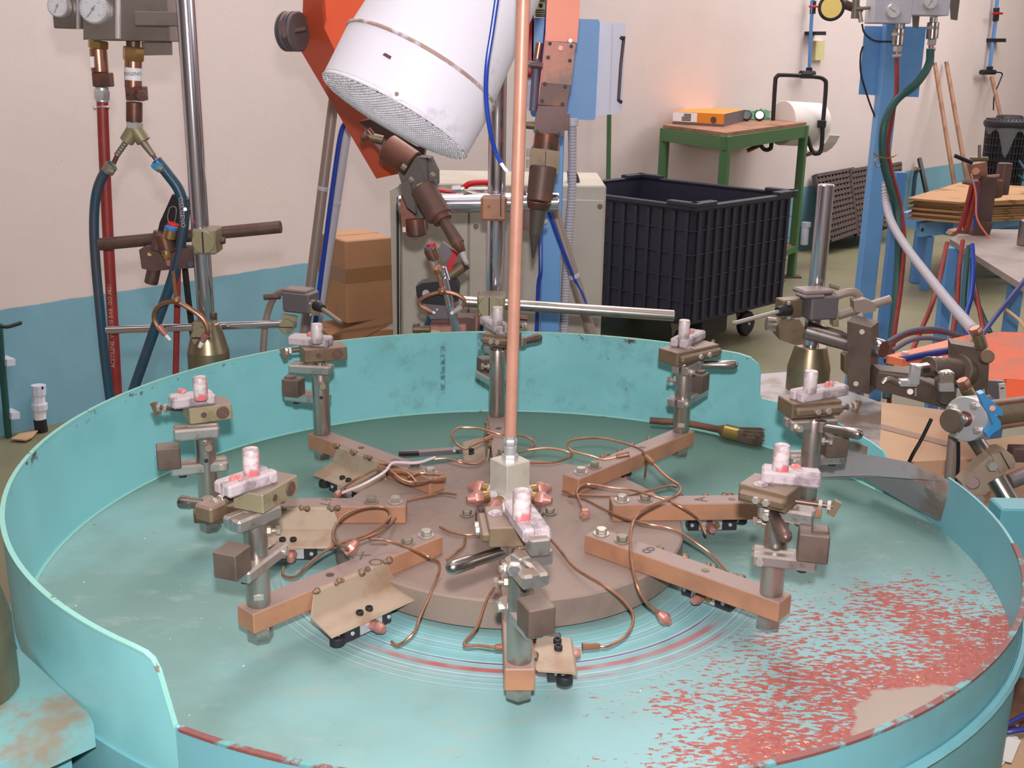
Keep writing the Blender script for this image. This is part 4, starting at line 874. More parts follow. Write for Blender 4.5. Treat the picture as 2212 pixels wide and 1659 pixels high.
# pulley
t = thing('cable_pulley', 'small grey double grooved pulley left of the orange beam', 'pulley', P(630, 68, yo)); c = P(632, 68, yo+.02); d = V((1,-.45,0)).normalized(); R_ = L(84, c)/2
B().lathe(c-d*.022, c-d*.002, [(0,R_*.93),(.15,R_),(.35,R_),(.5,R_*.72),(.65,R_),(.85,R_),(1,R_*.93)], 36).ob('front_sheave', 'cast_grey', t)
B().lathe(c+d*.002, c+d*.020, [(0,R_*.93),(.15,R_),(.35,R_),(.5,R_*.72),(.65,R_),(.85,R_),(1,R_*.93)], 36).ob('rear_sheave', 'cast_grey', t)
B().lathe(c-d*.026, c-d*.022, [(0,R_*.62),(1,R_*.66)], 30).ob('face', 'bolt_dusty', t)
cy_(632, 68, 662, 62, yo+.0, 12).ob('axle', 'rod_brown', t); po_([(604,44),(616,48),(622,76),(612,84),(604,62)], yo-.03, .006).ob('guard_tab', 'iron_brown', t); b = B(); b.hexn(c-d*.034, c-d*.026, .010); b.ob('nut', 'rod_brown', t)
# left torch
yt = .80
t = thing('machine_torch', 'large brown copper torch head pointing down below the white hood', 'torch', P(950, 480, yt), 'large machine torches on orange beams')
po_([(776,262),(800,258),(900,316),(918,318),(912,360),(855,352),(838,346),(800,300),(790,284)], yt+.05, .06).ob('mount_block', 'iron_brown', t)
cy_(836, 318, 892, 356, yt+.02, 62, y2=yt, n=24).ob('neck', 'copper_dark', t)
po_([(856,352),(900,338),(930,342),(944,372),(944,396),(936,398),(914,408),(890,420),(880,432),(868,400),(862,380)], yt-.01, .06).ob('clamp_half', 'torch_soot', t)
po_([(900,338),(926,342),(946,372),(946,400),(922,394)], yt-.022, .05).ob('clamp_half', 'torch_soot', t)
po_([(866,396),(884,386),(896,440),(898,462),(880,448),(868,420)], yt-.02, .035).ob('clamp_ear', 'torch_soot', t)
for u, v in ((872,360),(888,388),(934,378)): hx_(u-4, v-3, u+5, v+4, yt-.03, 14).ob('clamp_bolt', 'bolt_dusty', t)
po_([(921,340),(923.5,340),(926,392),(923,392)], yt-.026, .006).ob('clamp_split', 'rubber', t)
tb_([(902,404),(914,398),(932,394)], yt-.03, 9, sub=3).ob('yellow_sealant', 'yellow_note', t)
cy_(912, 404, 951, 470, yt-.02, 56, y2=yt-.05, n=30, ch=.12).ob('barrel', 'torch_brown', t)
cy_(948, 462, 958, 478, yt-.048, 44, y2=yt-.055, n=26).ob('barrel_end', 'copper_dark', t)
cy_(955, 470, 990, 528, yt-.055, 25, y2=yt-.08, w2=30).ob('nozzle', 'torch_brown', t); cy_(988, 524, 998, 545, yt-.08, 27, y2=yt-.085, w2=17).ob('nozzle_cap', 'copper_dark', t)
cy_(997, 543, 1009, 572, yt-.085, 15, y2=yt-.09, w2=9).ob('nozzle_tip', 'violet_white' if 0 else 'oxide_white', t)
b = B(); cy_(786, 292, 828, 302, yt+.0, 18, b=b); b.ob('side_valve', 'block_bronze', t); hx_(780, 300, 796, 292, yt-.005, 20).ob('valve_tee', 'copper_dark', t)
cy_(794, 280, 804, 294, yt+.0, 16).ob('valve_elbow', 'copper_dark', t)
# cast elbow hanging under it
t = thing('pivot_arm', 'brown cast arm hanging on the left end of the chrome cross bar', 'arm', P(890, 500, yc-.06))
po_([(868,405),(884,404),(900,420),(898,480),(908,490),(918,470),(922,500),(914,512),(896,518),(876,512),(868,492),(864,450)], yc-.13, .05).ob('arm', 'copper_dark', t)
po_([(884,452),(920,430),(925,470),(900,472)], yc-.14, .04).ob('web', 'torch_soot', t); cy_(896, 470, 900, 508, yc-.12, 44, n=20).ob('boss', 'copper_dark', t); bx_(869, 490, 877, 502, yc-.14, .01).ob('screw', 'bolt_bright', t)
# right beam + torch
yr = .95
t = thing('robot_beam', 'orange steel beam hanging down in front of the blue panel', 'beam', P(1215, 90, yr))
po_([(1190,-420),(1282,-420),(1258,-60),(1247,92),(1178,88),(1184,-60)], yr, .045).ob('plate', 'orange_light', t)
po_([(1178,76),(1184,80),(1158,360),(1146,362)], yr+.012, .03).ob('flange', 'orange_paint', t)
hx_(1231, 87, 1232, 87.5, yr-.001, 11, y2=yr-.010).ob('bolt', 'zinc', t)
t = thing('machine_torch', 'large brown copper torch head hanging on the right orange beam', 'torch', P(1165, 450, yr), 'large machine torches on orange beams')
po_([(1178,88),(1244,94),(1234,184),(1171,178)], yr-.012, .045).ob('upper_plate', 'copper_dark', t)
po_([(1170,178),(1232,184),(1224,230),(1163,226)], yr-.006, .04).ob('middle_plate', 'torch_brown', t)
po_([(1162,228),(1225,230),(1217,294),(1152,286)], yr-.016, .05).ob('lower_plate', 'iron_brown', t)
for u, v in ((1188,94),(1234,100),(1184,124),(1231,131),(1177,181),(1221,187),(1171,218),(1215,225),(1160,284),(1207,290)): cy_(u, v, u, v+.4, yr-.020, 8, y2=yr-.010).ob('plate_screw', 'rubber', t)
cy_(1211, 104, 1211, 104.5, yr-.020, 12, y2=yr-.012).ob('plate_stud', 'copper_nut', t)
cy_(1166, 92, 1160, 128, yr+.0, 17).ob('side_valve', 'bronze_pipe', t); cy_(1160, 126, 1152, 240, yr, 18).ob('side_tube', 'hose_grey', t); cy_(1136, 138, 1172, 142, yr-.01, 15).ob('tee', 'iron_brown', t); hx_(1134, 139, 1146, 139, yr-.012, 17).ob('tee_nut', 'bolt_dusty', t)
cy_(1128, 268, 1156, 271, yr, 18).ob('lower_tee', 'block_bronze', t); bx_(1218, 246, 1230, 282, yr+.0, .03).ob('lug', 'iron_brown', t)
po_([(1143,358),(1149,342),(1150,320),(1160,290),(1205,294),(1210,322),(1198,366)], yr+.0, .04).ob('neck_plate', 'iron_brown', t)
cy_(1182, 286, 1178, 330, yr, 52, n=24).ob('neck', 'copper_dark', t)
po_([(1148,320),(1178,322),(1177,372),(1144,360)], yr-.03, .06).ob('clamp_half', 'block_bronze', t); po_([(1180,322),(1209,328),(1206,376),(1178,372)], yr-.03, .06).ob('clamp_half', 'block_bronze', t)
for v in (330, 354): bx_(1144-v*.02, v-8, 1152-v*.02, v+8, yr-.035, .012).ob('clamp_nut', 'bolt_dusty', t)
cy_(1174, 360, 1164, 436, yr-.02, 60, y2=yr-.035, w2=54, n=30, ch=.1).ob('barrel', 'torch_brown', t); cy_(1165, 434, 1163, 452, yr-.035, 55, w2=46, n=26).ob('barrel_lip', 'copper_dark', t)
cy_(1164, 440, 1156, 505, yr-.04, 36, w2=26, n=22).ob('nozzle', 'torch_soot', t); cy_(1156, 502, 1151, 558, yr-.04, 26, w2=4, n=18).ob('nozzle_tip', 'torch_soot', t)
po_([(1124,400),(1138,420),(1150,502),(1126,496)], yr+.01, .03).ob('rear_arm', 'iron_brown', t); cy_(1176, 478, 1182, 480, yr-.02, 14).ob('side_nut', 'oxide_white', t)
bx_(1195, 420, 1206, 452, yr+.03, .03).ob('bar_end', 'chrome', t)
# hood
yhd = .30
D = P(856, 248, yhd); axn = V((.455, .27, .85)).normalized(); hr = L(346, D)/2*1.01
t = thing('exhaust_hood', 'big white fibreglass-clad extraction pipe with an embossed foil end', 'exhaust duct', D)
q0, q1, q2 = D, D+axn*.092, D+axn*.62
hx3, hy3, hz3 = frame(axn)
b = B(); b.lathe(q0, q1, [(0,hr*.985),(.03,hr),(.9,hr*1.015),(1,hr*1.02)], 72); b.ob('lower_band', 'cloth_white', t)
b = B(); b.lathe(q1, q2, [(0,hr*1.0),(.5,hr*.86),(1,hr*.74)], 72); b.ob('cone', 'cloth_white', t)
b = B(); b.tube([q1+(hy3*math.cos(a*PI/24)+hz3*math.sin(a*PI/24))*hr*1.015 for a in range(49)], .0035, 8, 1); b.ob('seam_band', 'seam_brown', t)
# embossed foil end disc, really dimpled
nr_, na = 90, 330; vs = []; fs = []
for i in range(nr_+1):
    rr = hr*.985*i/nr_
    for k in range(na):
        a = 2*PI*k/na; x, y = rr*math.cos(a), rr*math.sin(a)
        cell = .0074; row = round(y/cell*1.15); xx = x/cell+(row % 2)*.5; e = abs(xx-round(xx))*2; g = abs(y/cell*1.15-row)*2
        hgt_ = max(0, 1-e*e*1.1-g*g*1.1)*.0042
        vs.append(q0-axn*(.004+.012*(1-(i/nr_)**2)+hgt_)+hy3*x+hz3*y)
for i in range(nr_):
    for k in range(na): j = (k+1) % na; fs.append([i*na+k, i*na+j, (i+1)*na+j, (i+1)*na+k])
B().add(vs, fs).ob('foil_end', 'foil', t, smooth=60)
b = B(); b.tube([q0-axn*.003+(hy3*math.cos(a*PI/30)+hz3*math.sin(a*PI/30))*hr*.99 for a in range(61)], .0028, 6, 1); b.ob('end_bead', 'foil', t)
def onhood(u, v, lift=.0015):
    d = ray(u, v); o_ = CAM-q0; dp = d-axn*d.dot(axn); op = o_-axn*o_.dot(axn); a_ = dp.dot(dp); b_ = 2*dp.dot(op); c2 = op.dot(op)-(hr*1.012)**2
    k = (-b_-math.sqrt(max(0, b_*b_-4*a_*c2)))/(2*a_); return CAM+d*(k-lift)
ps = [onhood(u, v) for u, v in ((846,196),(856,192),(870,196),(868,216),(850,214))]; nn = (ps[2]-ps[0]).cross(ps[4]-ps[0]).normalized()
B().prism(ps, nn*.001).ob('clip_plate', 'foil', t)
c = onhood(857, 203, .003); dd = (CAM-c).normalized(); B().cyl(c, c+dd*.002, .0035, n=12).ob('clip_rivet', 'iron_brown', t)
ps = [onhood(u, v) for u, v in ((826,118),(832,114),(846,122),(842,128))]; B().prism(ps, nn*.0012).ob('strap_slot', 'iron_brown', t)
cab([(1140,-500,.08),(1104,-250,.07),(1078,-40,.06),(1064,60,.06),(1052,140,.06),(1050,210,.07),(1058,280,.08),(1068,320,.10),(1082,352,.10)], .06, 11, 'hose_blue', 'air_hose', 'blue air hose hanging loose in front of the white hood')
cab([(1081,350,.10),(1090,364,.10),(1096,370,.10)], .1, 8, 'label_white', 'air_hose_end', 'white tubing end of the loose blue air hose', cat='hose end')
# ================================================================ small torch and stand in the centre
ym = .92
t = thing('cross_rod', 'long grey steel rod crossing behind the pink feed pipe', 'rod', P(1200, 660, ym)); 
cy_(1000, 651, 1456, 682, ym, 24, n=24).ob('rod', 'steel', t)
c = P(1061, 660, ym-.01); b = B(); b.box(c+V((0,.02,0)), .066, .07, .050, None, .004); b.ob('clamp_block', 'block_olive', t); B().cyl(c-V((.004,.026,0)), c-V((.004,.014,0)), .0265, n=28).ob('clamp_cap', 'block_olive', t); B().box(c-V((.004,.0265,0)), .0025, .002, .05).ob('clamp_slot', 'rubber', t)
t = thing('gas_torch', 'small torch with red and blue knobs and forked burner behind the pan centre', 'torch', P(955, 640, ym-.04), 'small torches with forked burners')
yq = ym-.04
cy_(934, 540, 930, 526, yq+.02, 20).ob('red_knob', 'red_knob', t); cy_(944, 560, 937, 536, yq+.02, 18).ob('knob_body', 'brass', t)
cy_(938, 562, 928, 538, yq, 26, w2=28).ob('knob_body', 'copper_dark', t); cy_(928, 540, 927, 534, yq, 24).ob('blue_knob', 'hose_grey', t)
cy_(932, 560, 940, 580, yq, 24).ob('valve_body', 'bolt_dusty', t); cy_(940, 574, 945, 588, yq-.01, 24).ob('collar', 'copper_nut', t); hx_(943, 582, 946, 592, yq-.018, 16).ob('nipple', 'brass', t)
po_([(946,540),(956,524),(978,540),(974,560),(955,566)], yq+.05, .03).ob('handle', 'cast_grey', t)
cy_(956, 576, 966, 612, yq+.03, 20).ob('rear_tube', 'chrome', t); po_([(962,578),(980,540),(990,548),(972,590)], yq+.04, .02).ob('red_lever', 'red_paint', t)
cy_(962, 602, 1008, 568, yq+.05, 26).ob('side_cylinder', 'block_bronze', t)
tb_([(946,592),(950,605),(954,622)], yq-.02, 9).ob('burner_stem', 'copper_tube', t); B().ball(P(955,629,yq-.02), L(19, P(955,629,yq))/2).ob('burner_joint', 'copper_tube', t)
tb_([(952,630),(925,638),(908,648),(907,658),(918,668)], yq-.02, 9).ob('burner_arm', 'copper_tube', t); tb_([(958,630),(985,636),(1002,648),(1001,660),(992,668)], yq-.02, 9).ob('burner_arm', 'copper_tube', t)
cy_(912, 662, 934, 674, yq-.02, 14, w2=10).ob('burner_tip', 'copper_nut', t); cy_(998, 662, 980, 674, yq-.02, 14, w2=10).ob('burner_tip', 'oxide_white', t); cy_(933, 673, 940, 677, yq-.02, 6).ob('jet', 'label_white', t); cy_(981, 673, 974, 678, yq-.02, 7).ob('jet', 'label_white', t)
t = thing('swivel_clamp', 'dark grey swivel clamp holding the slanted chrome rod at the centre', 'clamp', P(945, 640, ym))
po_([(898,620),(910,612),(984,604),(992,622),(990,650),(960,660),(912,656),(900,640)], ym-.02, .05).ob('upper_jaw', 'black_metal', t); po_([(918,654),(985,650),(978,686),(930,690),(920,672)], ym-.015, .045).ob('lower_jaw', 'cast_grey', t)
cy_(920, 634, 920, 634.5, ym-.026, 17, y2=ym-.015).ob('bolt', 'cast_grey', t); cy_(944, 669, 944, 669.5, ym-.02, 6, y2=ym-.01).ob('set_screw', 'oxide_white', t)
t = thing('slanted_rod', 'polished chrome rod slanting down to the rear pan guard', 'rod', P(985, 720, ym-.05)); cy_(958, 600, 992, 740, ym-.045, 20, n=24).ob('rod', 'chrome', t)
cab([(938,658),(926,690),(918,720),(914,745)], ym+.02, 12, 'hose_teal', 'torch_hose', 'short dark teal hose behind the slanted chrome rod')
t = thing('valve_manifold', 'reddish brown valve manifold peeping over the rear pan guard', 'manifold', P(955, 720, ym)); 
po_([(930,690),(1010,686),(1042,692),(1044,740),(930,740)], ym+.02, .05).ob('rear_block', 'iron_brown', t); bx_(928, 703, 1008, 745, ym-.01, .04).ob('body', 'copper_nut', t)
cy_(893, 711, 930, 711, ym-.02, 16).ob('tee', 'block_bronze', t); bx_(891, 702, 906, 720, ym-.025, .02).ob('tee_nut', 'iron_brown', t); cy_(914, 714, 914, 740, ym-.02, 12).ob('tee_leg', 'bolt_dusty', t); cy_(940, 718, 940, 719, ym-.013, 20, y2=ym-.01).ob('port', 'cabinet_paint', t)
cy_(1030, 680, 1028, 716, ym+.0, 12, w2=4).ob('needle_valve', 'copper_nut', t); cy_(1120, 686, 1140, 688, ym+.03, 11).ob('side_nut', 'copper_dark', t)
# ================================================================ brush, tool, chute
yb_ = .62
t = thing('round_brush', 'old paint brush with a long brown handle lying inside the rear guard', 'brush', P(1550, 930, yb_)); 
A, Q = P(1404, 908, .640), P(1572, 934, .50)
q3 = [P(1404,908,.655), P(1480,914,.635), P(1545,926,.60), P(1565,931,.575)]
b = B(); b.tube(q3, .0072, 14, 4); b.ob('handle', 'wood_dark', t); cy_(1552, 926, 1568, 932, .585, 15, y2=.572, w2=30).ob('shoulder', 'wood_dark', t)
cy_(1565, 931, 1598, 939, .572, 32, y2=.555, w2=32, n=22).ob('ferrule', 'gold', t)
s0, s1 = P(1596,938,.556), P(1648,944,.53); d = (s1-s0); fx = frame(d); b = B(); rad = L(32, s0)/2
for k in range(260):
    a = random.uniform(0, 6.28); r_ = rad*math.sqrt(random.random())*.95; o1 = s0+(fx[1]*math.cos(a)+fx[2]*math.sin(a))*r_; k2 = random.uniform(.82, 1.05); o2 = s0+d*k2+(fx[1]*math.cos(a)+fx[2]*math.sin(a))*r_*1.25+V((random.uniform(-.002,.002),)*3)
    b.cyl(o1, o2, .0011, .0005, 4)
b.cyl(s0, s0+d*.75, rad*.9, rad*.85, 12)
o = b.ob('bristles', 'bristle', t); o['kind'] = 'stuff'
t = thing('hand_tool', 'dark metal bar tool lying on the pan floor behind the hub', 'tool', zt(920, 978, .03)); b = B(); b.bar(zt(862,982,.02), zt(1000,972,.02), .016, .010); b.ob('bar', 'cast_grey', t)
B().bar(zt(862,980,.028), zt(905,979,.028), .011, .006).ob('jaw', 'black_metal', t); B().hexn(zt(978,973,.028), zt(986,973,.028), .006).ob('screw', 'bolt_bright', t)
t = thing('steel_chute', 'bent sheet steel chute laid over the gap in the pan rim', 'chute', G(1930, 1060, .83))
def Cz(u, v, z): return G(u, v, Z0+z)
p1, p2, p3, p4, p5 = Cz(1745,1025,.03), Cz(1872,1028,.06), Cz(1955,1026,.075), Cz(2045,1078,.090), Cz(2032,1130,.012)
b = B(); b.prism([Cz(1770,1034,.012), Cz(1858,1030,.045), Cz(1882,1042,.03), Cz(2030,1130,.006), p4, Cz(1960,1030,.082), Cz(1872,1026,.060)], (0,.0,.002)); b.ob('front_sheet', 'sheet_steel', t)
b = B(); b.prism([Cz(1760,1030,.03), Cz(1872,1027,.062), Cz(1958,1029,.083), p4, Cz(2050,1040,.12), Cz(1962,1000,.12), Cz(1880,985,.10), Cz(1790,975,.07)], (0,0,.002)); b.ob('rear_sheet', 'sheet_steel', t)
# ================================================================ wall fittings (left part of the wall)
def wtube(pts, off, wpx, b=None, sub=4, n=10):
    pp = [W(u, v, off) for u, v in pts]; b = b or B(); return b.tube(pp, L(wpx, pp[0])/2, n, sub)
def wpoly(pts, off, th, b=None): b = b or B(); return b.prism([W(u, v, off) for u, v in pts], -WN*th if 0 else WN*th)
t = thing('wall_pipe', 'dark green vertical pipe on the wall at the far left edge', 'pipe', W(20, 945, .04)); wtube([(-2,700),(2,760),(10,850),(18,942)], .04, 15, sub=1).ob('pipe', 'hose_green', t)
for u, v in ((8,778),(18,892)): wpoly([(u-10,v-8),(u+8,v-10),(u+8,v+4),(u-10,v+6)], .0, .075).ob('clip', 'white_enamel', t)
t = thing('pipe_stub', 'white capped plastic pipe stub with black soot at the foot of the wall', 'pipe', W(88, 930, .06)); wtube([(83,838),(85,872),(88,925)], .06, 26, sub=1).ob('pipe', 'cloth_white', t); wtube([(83,832),(84,852)], .06, 31, sub=1).ob('cap', 'white_enamel', t)
wtube([(85,872),(86,884)], .06, 34, sub=1).ob('clip', 'white_enamel', t); wtube([(86,905),(90,932)], .062, 27, sub=1).ob('sooty_foot', 'black_metal', t); cy_(91, 838, 93, 838, W(91,838,.09).y-.03, 7).ob('hole', 'rubber', t)
b = B(); b.prism([G(24,950,.01), G(44,938,.01), G(82,932,.01), G(70,946,.01), G(55,953,.01)], (0,0,.006)); solo(b, 'cardboard_scrap', 'box_pale', 'scrap of cardboard on the floor by the white pipe stub', 'cardboard')
t = thing('wall_hook', 'black cable end sticking out from the wall at the left edge', 'hook', W(10, 705, .1)); wtube([(-6,703),(14,706),(34,701),(46,697)], .12, 8).ob('hook', 'rubber', t)
# ================================================================ pallet bin
zb0, zb1 = .2, .84
Nb, Rb = G(1485, 705, zb0), G(1690, 652, zb0); Kb = G(1385, 380, zb1); ex = (Rb-Nb).normalized(); ey = V((-ex.y, ex.x, 0)); lx = (Rb-Nb).length; ly = 1.12
t = thing('pallet_bin', 'large dark plastic pallet bin on castors', 'bin', Nb+(ex*lx+ey*ly)/2-V((0,0,zb0)))
def bl(a, c, z0, z1, x0, x1, mat, nm, ch=.004):  # box in bin axes
    o = Nb+ex*((a+c)/2)+ey*((x0+x1)/2); o.z = (z0+z1)/2; return B().box(o, abs(c-a), abs(x1-x0), z1-z0, (ex, ey, V((0,0,1))), ch).ob(nm, mat, t)
bl(0, lx, zb0, zb1, 0, .02, 'bin_plastic', 'side_wall'); bl(0, lx, zb0, zb1, ly-.02, ly, 'bin_plastic', 'side_wall'); bl(0, .02, zb0, zb1, 0, ly, 'bin_plastic', 'end_wall'); bl(lx-.02, lx, zb0, zb1, 0, ly, 'bin_plastic', 'end_wall'); bl(0, lx, zb0, zb0+.03, 0, ly, 'bin_plastic', 'base')
for k in range(12):
    x = .04+(lx-.08)*k/11; bl(x-.012, x+.012, zb0+.02, zb1-.03, -.014, .0, 'bin_plastic', 'rib', .003)
for k in range(13):
    x = .04+(ly-.08)*k/12; bl(-.014, 0, zb0+.02, zb1-.03, x-.012, x+.012, 'bin_plastic', 'rib', .003)
for k in range(1, 5):
    z_ = zb0+(zb1-zb0)*k/5; bl(0, lx, z_-.003, z_+.003, -.008, 0, 'bin_plastic', 'band', .001); bl(-.008, 0, z_-.003, z_+.003, 0, ly, 'bin_plastic', 'band', .001)
for a, c, x0, x1 in ((-.02,lx+.02,-.02,.02),(-.02,lx+.02,ly-.02,ly+.02),(-.02,.02,0,ly),(lx-.02,lx+.02,0,ly)): bl(a, c, zb1-.02, zb1+.006, x0, x1, 'bin_plastic', 'rim')
for cx_, cy2 in ((0,0),(1,0),(0,1),(1,1)):
    bl(cx_*lx+(-.03 if not cx_ else -.17), cx_*lx+(.17 if not cx_ else .03), zb1, zb1+.024, cy2*ly-.025, cy2*ly+.025, 'bin_plastic', 'corner_tab'); bl(cx_*lx-.025, cx_*lx+.025, zb1, zb1+.024, cy2*ly+(-.03 if not cy2 else -.17), cy2*ly+(.17 if not cy2 else .03), 'bin_plastic', 'corner_tab')
bl(.18, .42, .10, zb0, .03, .25, 'rubber', 'foot_block')
for a_, c_2 in ((.76,.13),(.12,.12),(.76,ly-.15),(.12,ly-.15)):
    o = Nb+ex*a_+ey*c_2; o.z = .075; f = B().prism([o+ex*.03+V((0,0,.125)), o-ex*.05+V((0,0,.125)), o-ex*.012-V((0,0,.005)), o+ex*.012-V((0,0,.005))], ey*.05).ob('castor_fork', 'bolt_dusty', t)
    B().lathe(o-ey*.022, o+ey*.018, [(0,.066),(.2,.075),(.8,.075),(1,.066)], 28).ob('castor_wheel', 'rubber', f); B().cyl(o-ey*.03, o+ey*.06, .010, n=12).ob('axle', 'zinc', f)
# ================================================================ green work table
zt_ = 1.127
c0, c1, c2 = G(1432,276,zt_), G(1568,294,zt_), G(1742,270,zt_); c3 = c0+c2-c1
c0 = c1+(c0-c1); n_ = (c2-c1).normalized(); m_ = (c0-c1).normalized()
t = thing('work_table', 'green steel work table with a worn brown top behind the pallet bin', 'table', V(((c1.x+c3.x)/2, (c1.y+c3.y)/2, 0)), )
B().prism([c0, c1, c2, c3], (0,0,.02)).ob('table_top', 'table_board', t)
cs = [c0, c1, c2, c3]
for i in range(4):
    a, c = cs[i], cs[(i+1) % 4]; B().bar(a-V((0,0,.045)), c-V((0,0,.045)), .02, .085, ch=.002).ob('rail', 'green_paint', t)
    a2, c2_ = V(a), V(c); a2.z = c2_.z = .22; B().bar(a2, c2_, .03, .05, ch=.002).ob('lower_rail', 'green_paint', t)
for a in cs:
    ctr = (cs[0]+cs[2])/2; q = a.lerp(ctr, .03); g = B().box((q.x, q.y, zt_/2), .055, .055, zt_, (n_, V((-n_.y,n_.x,0)), V((0,0,1))), .004).ob('leg', 'green_paint', t)
    B().box((q.x, q.y, .006), .14, .10, .012).ob('foot_plate', 'iron_brown', g)
B().prism([V((p.x, p.y, .24)).lerp(V(((c0.x+c2.x)/2, (c0.y+c2.y)/2, .24)), .03) for p in cs], (0,0,.015)).ob('shelf', 'table_board', t)
q = W(1700, 452, .0); 
# box of discs, glasses, cloth on the table
zz_ = zt_+.02
e0, e1, e2 = G(1453,268,zz_), G(1563,274,zz_), G(1607,262,zz_); t = thing('flat_box', 'orange and white flat carton with black print lying on the green table', 'box', (e0+e1)/2)
hh = V((0,0,P(1453,241,e0.y).z-e0.z)); pb = B().prism([e0, e1, e2, e0+(e2-e1)], hh); pb.ob('carton', 'orange_box', t)
xd = (e1-e0).normalized(); nn = xd.cross(V((0,0,1)))
B().prism([e0+nn*.001+hh*.25, e0+xd*(e1-e0).length*.48+nn*.001+hh*.25, e0+xd*(e1-e0).length*.48+nn*.001+hh*.97, e0+nn*.001+hh*.97], nn*.001).ob('white_print', 'label_white', t)
B().prism([e0+nn*.001, e1+nn*.001, e1+nn*.001+hh*.2, e0+nn*.001+hh*.2], nn*.001).ob('grey_band', 'cast_grey', t)
cc_ = e0.lerp(e1, .80)+nn*.0025+hh*.5; B().cyl(cc_, cc_+nn*.001, hh.length*.26, n=20).ob('disc_emblem', 'iron_brown', t)
B().prism([e1, e2, e2+hh, e1+hh], -nn*-.001+xd*.002).ob('end_panel', 'cast_grey', t)
b = B()
for k in (.36, .48, .60, .72, .84): b.bar(e0.lerp(e1, .18+.04*(k > .6))+nn*.0025+hh*k, e0.lerp(e1, .36)+nn*.0025+hh*k, .002, .006, ch=0)
b.ob('print_lines', 'ink', t)
c = G(1640,256,zz_); vs = []; fs = []; ng = 22
for i in range(ng+1):
    for j in range(9): x, y = (i/ng-.5)*.50, (j/8-.5)*.20; e_ = max(0, 1-(2*x/.5)**4)*max(0, 1-(2*y/.2)**2); vs.append(c+WD*x*.9+WN*y+V((0,0,.004+e_*(.045+.030*math.sin(x*60+y*20)*math.cos(y*55+x*13)))))
for i in range(ng):
    for j in range(8): fs.append([i*9+j, i*9+j+1, i*9+10+j, i*9+9+j])
b = B(); b.add(vs, fs)
solo(b, 'green_rag', 'clothgreen', 'crumpled green rag behind the goggles on the table', 'cloth')
t = thing('goggles', 'pair of dark round welding goggles on the green table', 'goggles', G(1625,268,zz_))
for u in (1612, 1640):
    c = G(u, 262, zz_)+V((0,0,.035)); d = V((-.2,-.9,.35)).normalized(); lz = B().lathe(c, c+d*.03, [(0,.036),(.8,.040),(1,.036)], 20).ob('eye_cup', 'rubber', t); B().cyl(c+d*.030, c+d*.032, .030, n=20).ob('lens', 'zinc' if u > 1620 else 'lens_dark', lz)
tb_([(1650,266,6.9),(1680,262,7.1),(1710,262,7.3)], 7, 4).ob('strap', 'rubber', t)
# ================================================================ paper roll holder
yw = 6.80
t = thing('paper_roll_holder', 'black tube frame stand holding a white paper roll by the wall', 'roll holder', P(1730, 330, yw))
tb_([(1640,308),(1650,322),(1662,322),(1667,305),(1674,185),(1678,166),(1692,162),(1760,166),(1780,172),(1784,188),(1778,262),(1774,322),(1764,332),(1754,326),(1742,290)], yw, 9, sub=4).ob('frame', 'black_metal', t)
tb_([(1614,326),(1640,314)], yw+.2, 9, sub=1).ob('arm', 'rod_brown', t); bx_(1733, 158, 1756, 170, yw-.03, .06).ob('top_clamp', 'rubber', t); bx_(1768, 260, 1784, 276, yw-.03, .06).ob('side_clamp', 'rubber', t); tb_([(1738,336),(1762,328)], yw, 8, sub=1).ob('foot_tube', 'rod_brown', t)
t = thing('paper_roll', 'big white paper roll hanging in the black frame', 'paper roll', P(1730, 310, yw+.1)); A, Q = P(1688, 266, 6.85), P(1764, 270, 7.0); B().cyl(A, Q, L(92, Q)/2, n=48, ch=.02).ob('roll', 'paper', t)
B().cyl(Q-(A-Q)*.0, Q+(Q-A).normalized()*.002, .05, n=24).ob('core', 'cardboard', t)
b = B(); fxr = frame(Q-A); rr_ = L(92, Q)/2
for k in range(14):
    a = math.radians(60-16*k); b.bar(Q+(fxr[1]*math.cos(a)+fxr[2]*math.sin(a))*(rr_*1.03+.004*k), Q+(fxr[1]*math.cos(a-.28)+fxr[2]*math.sin(a-.28))*(rr_*1.03+.004*k+.004), .004, .10, up=(Q-A), ch=.0005)
b.ob('loose_sheet', 'paper', t)
# ================================================================ compressed-air drops on the wall
for (pts, low, lab) in (([(1757,-20),(1752,60),(1750,110),(1748,152)], 0, 'blue compressed-air pipe with black valves above the paper roll'), ([(2156,-20),(2150,50),(2142,110),(2138,150)], 1, 'blue compressed-air pipe with black valves above the bin with a lid')):
    t = thing('air_pipe', lab, 'pipe', W(*pts[-1], .06)); wtube(pts, .06, 8, sub=1).ob('pipe', 'deep_blue', t)
    for i_ in (0, 1):
        v = (16, 72)[i_]+(15 if low else 0); u = pts[0][0]+(pts[-1][0]-pts[0][0])*(v+20)/172
        wtube([(u+2,v-14),(u,v+14)], .06, 13, sub=1).ob('valve', 'rubber', t) if i_ == 0 else wpoly([(u-14,v-4),(u+8,v-4),(u+8,v+4),(u-14,v+4)], 0, .10).ob('wall_clip', 'rubber', t)
        if i_ == 0: wtube([(u-6,v-2),(u+14,v-2)], .10, 5, sub=1).ob('red_tap', 'red_paint', t)
    wtube([(pts[-1][0]-18,pts[-1][1]+6),(pts[-1][0]+10,pts[-1][1]+6)], .08, 11, sub=1).ob('quick_coupling', 'rubber', t); wtube([(pts[-1][0],pts[-1][1]-6),(pts[-1][0]-1,pts[-1][1]+10)], .07, 14, sub=1).ob('tee', 'black_metal', t)
    if low: wtube([(2140,156),(2164,158),(2160,175),(2148,205),(2146,238)], .1, 3).ob('thin_hose', 'rubber', t)
wpoly([(1756,88),(1775,88),(1773,130),(1754,130)], 0, .03).ob('wall_card', 'yellow_note', None, 'pale yellow card fixed to the wall beside the blue air pipe', 'card')
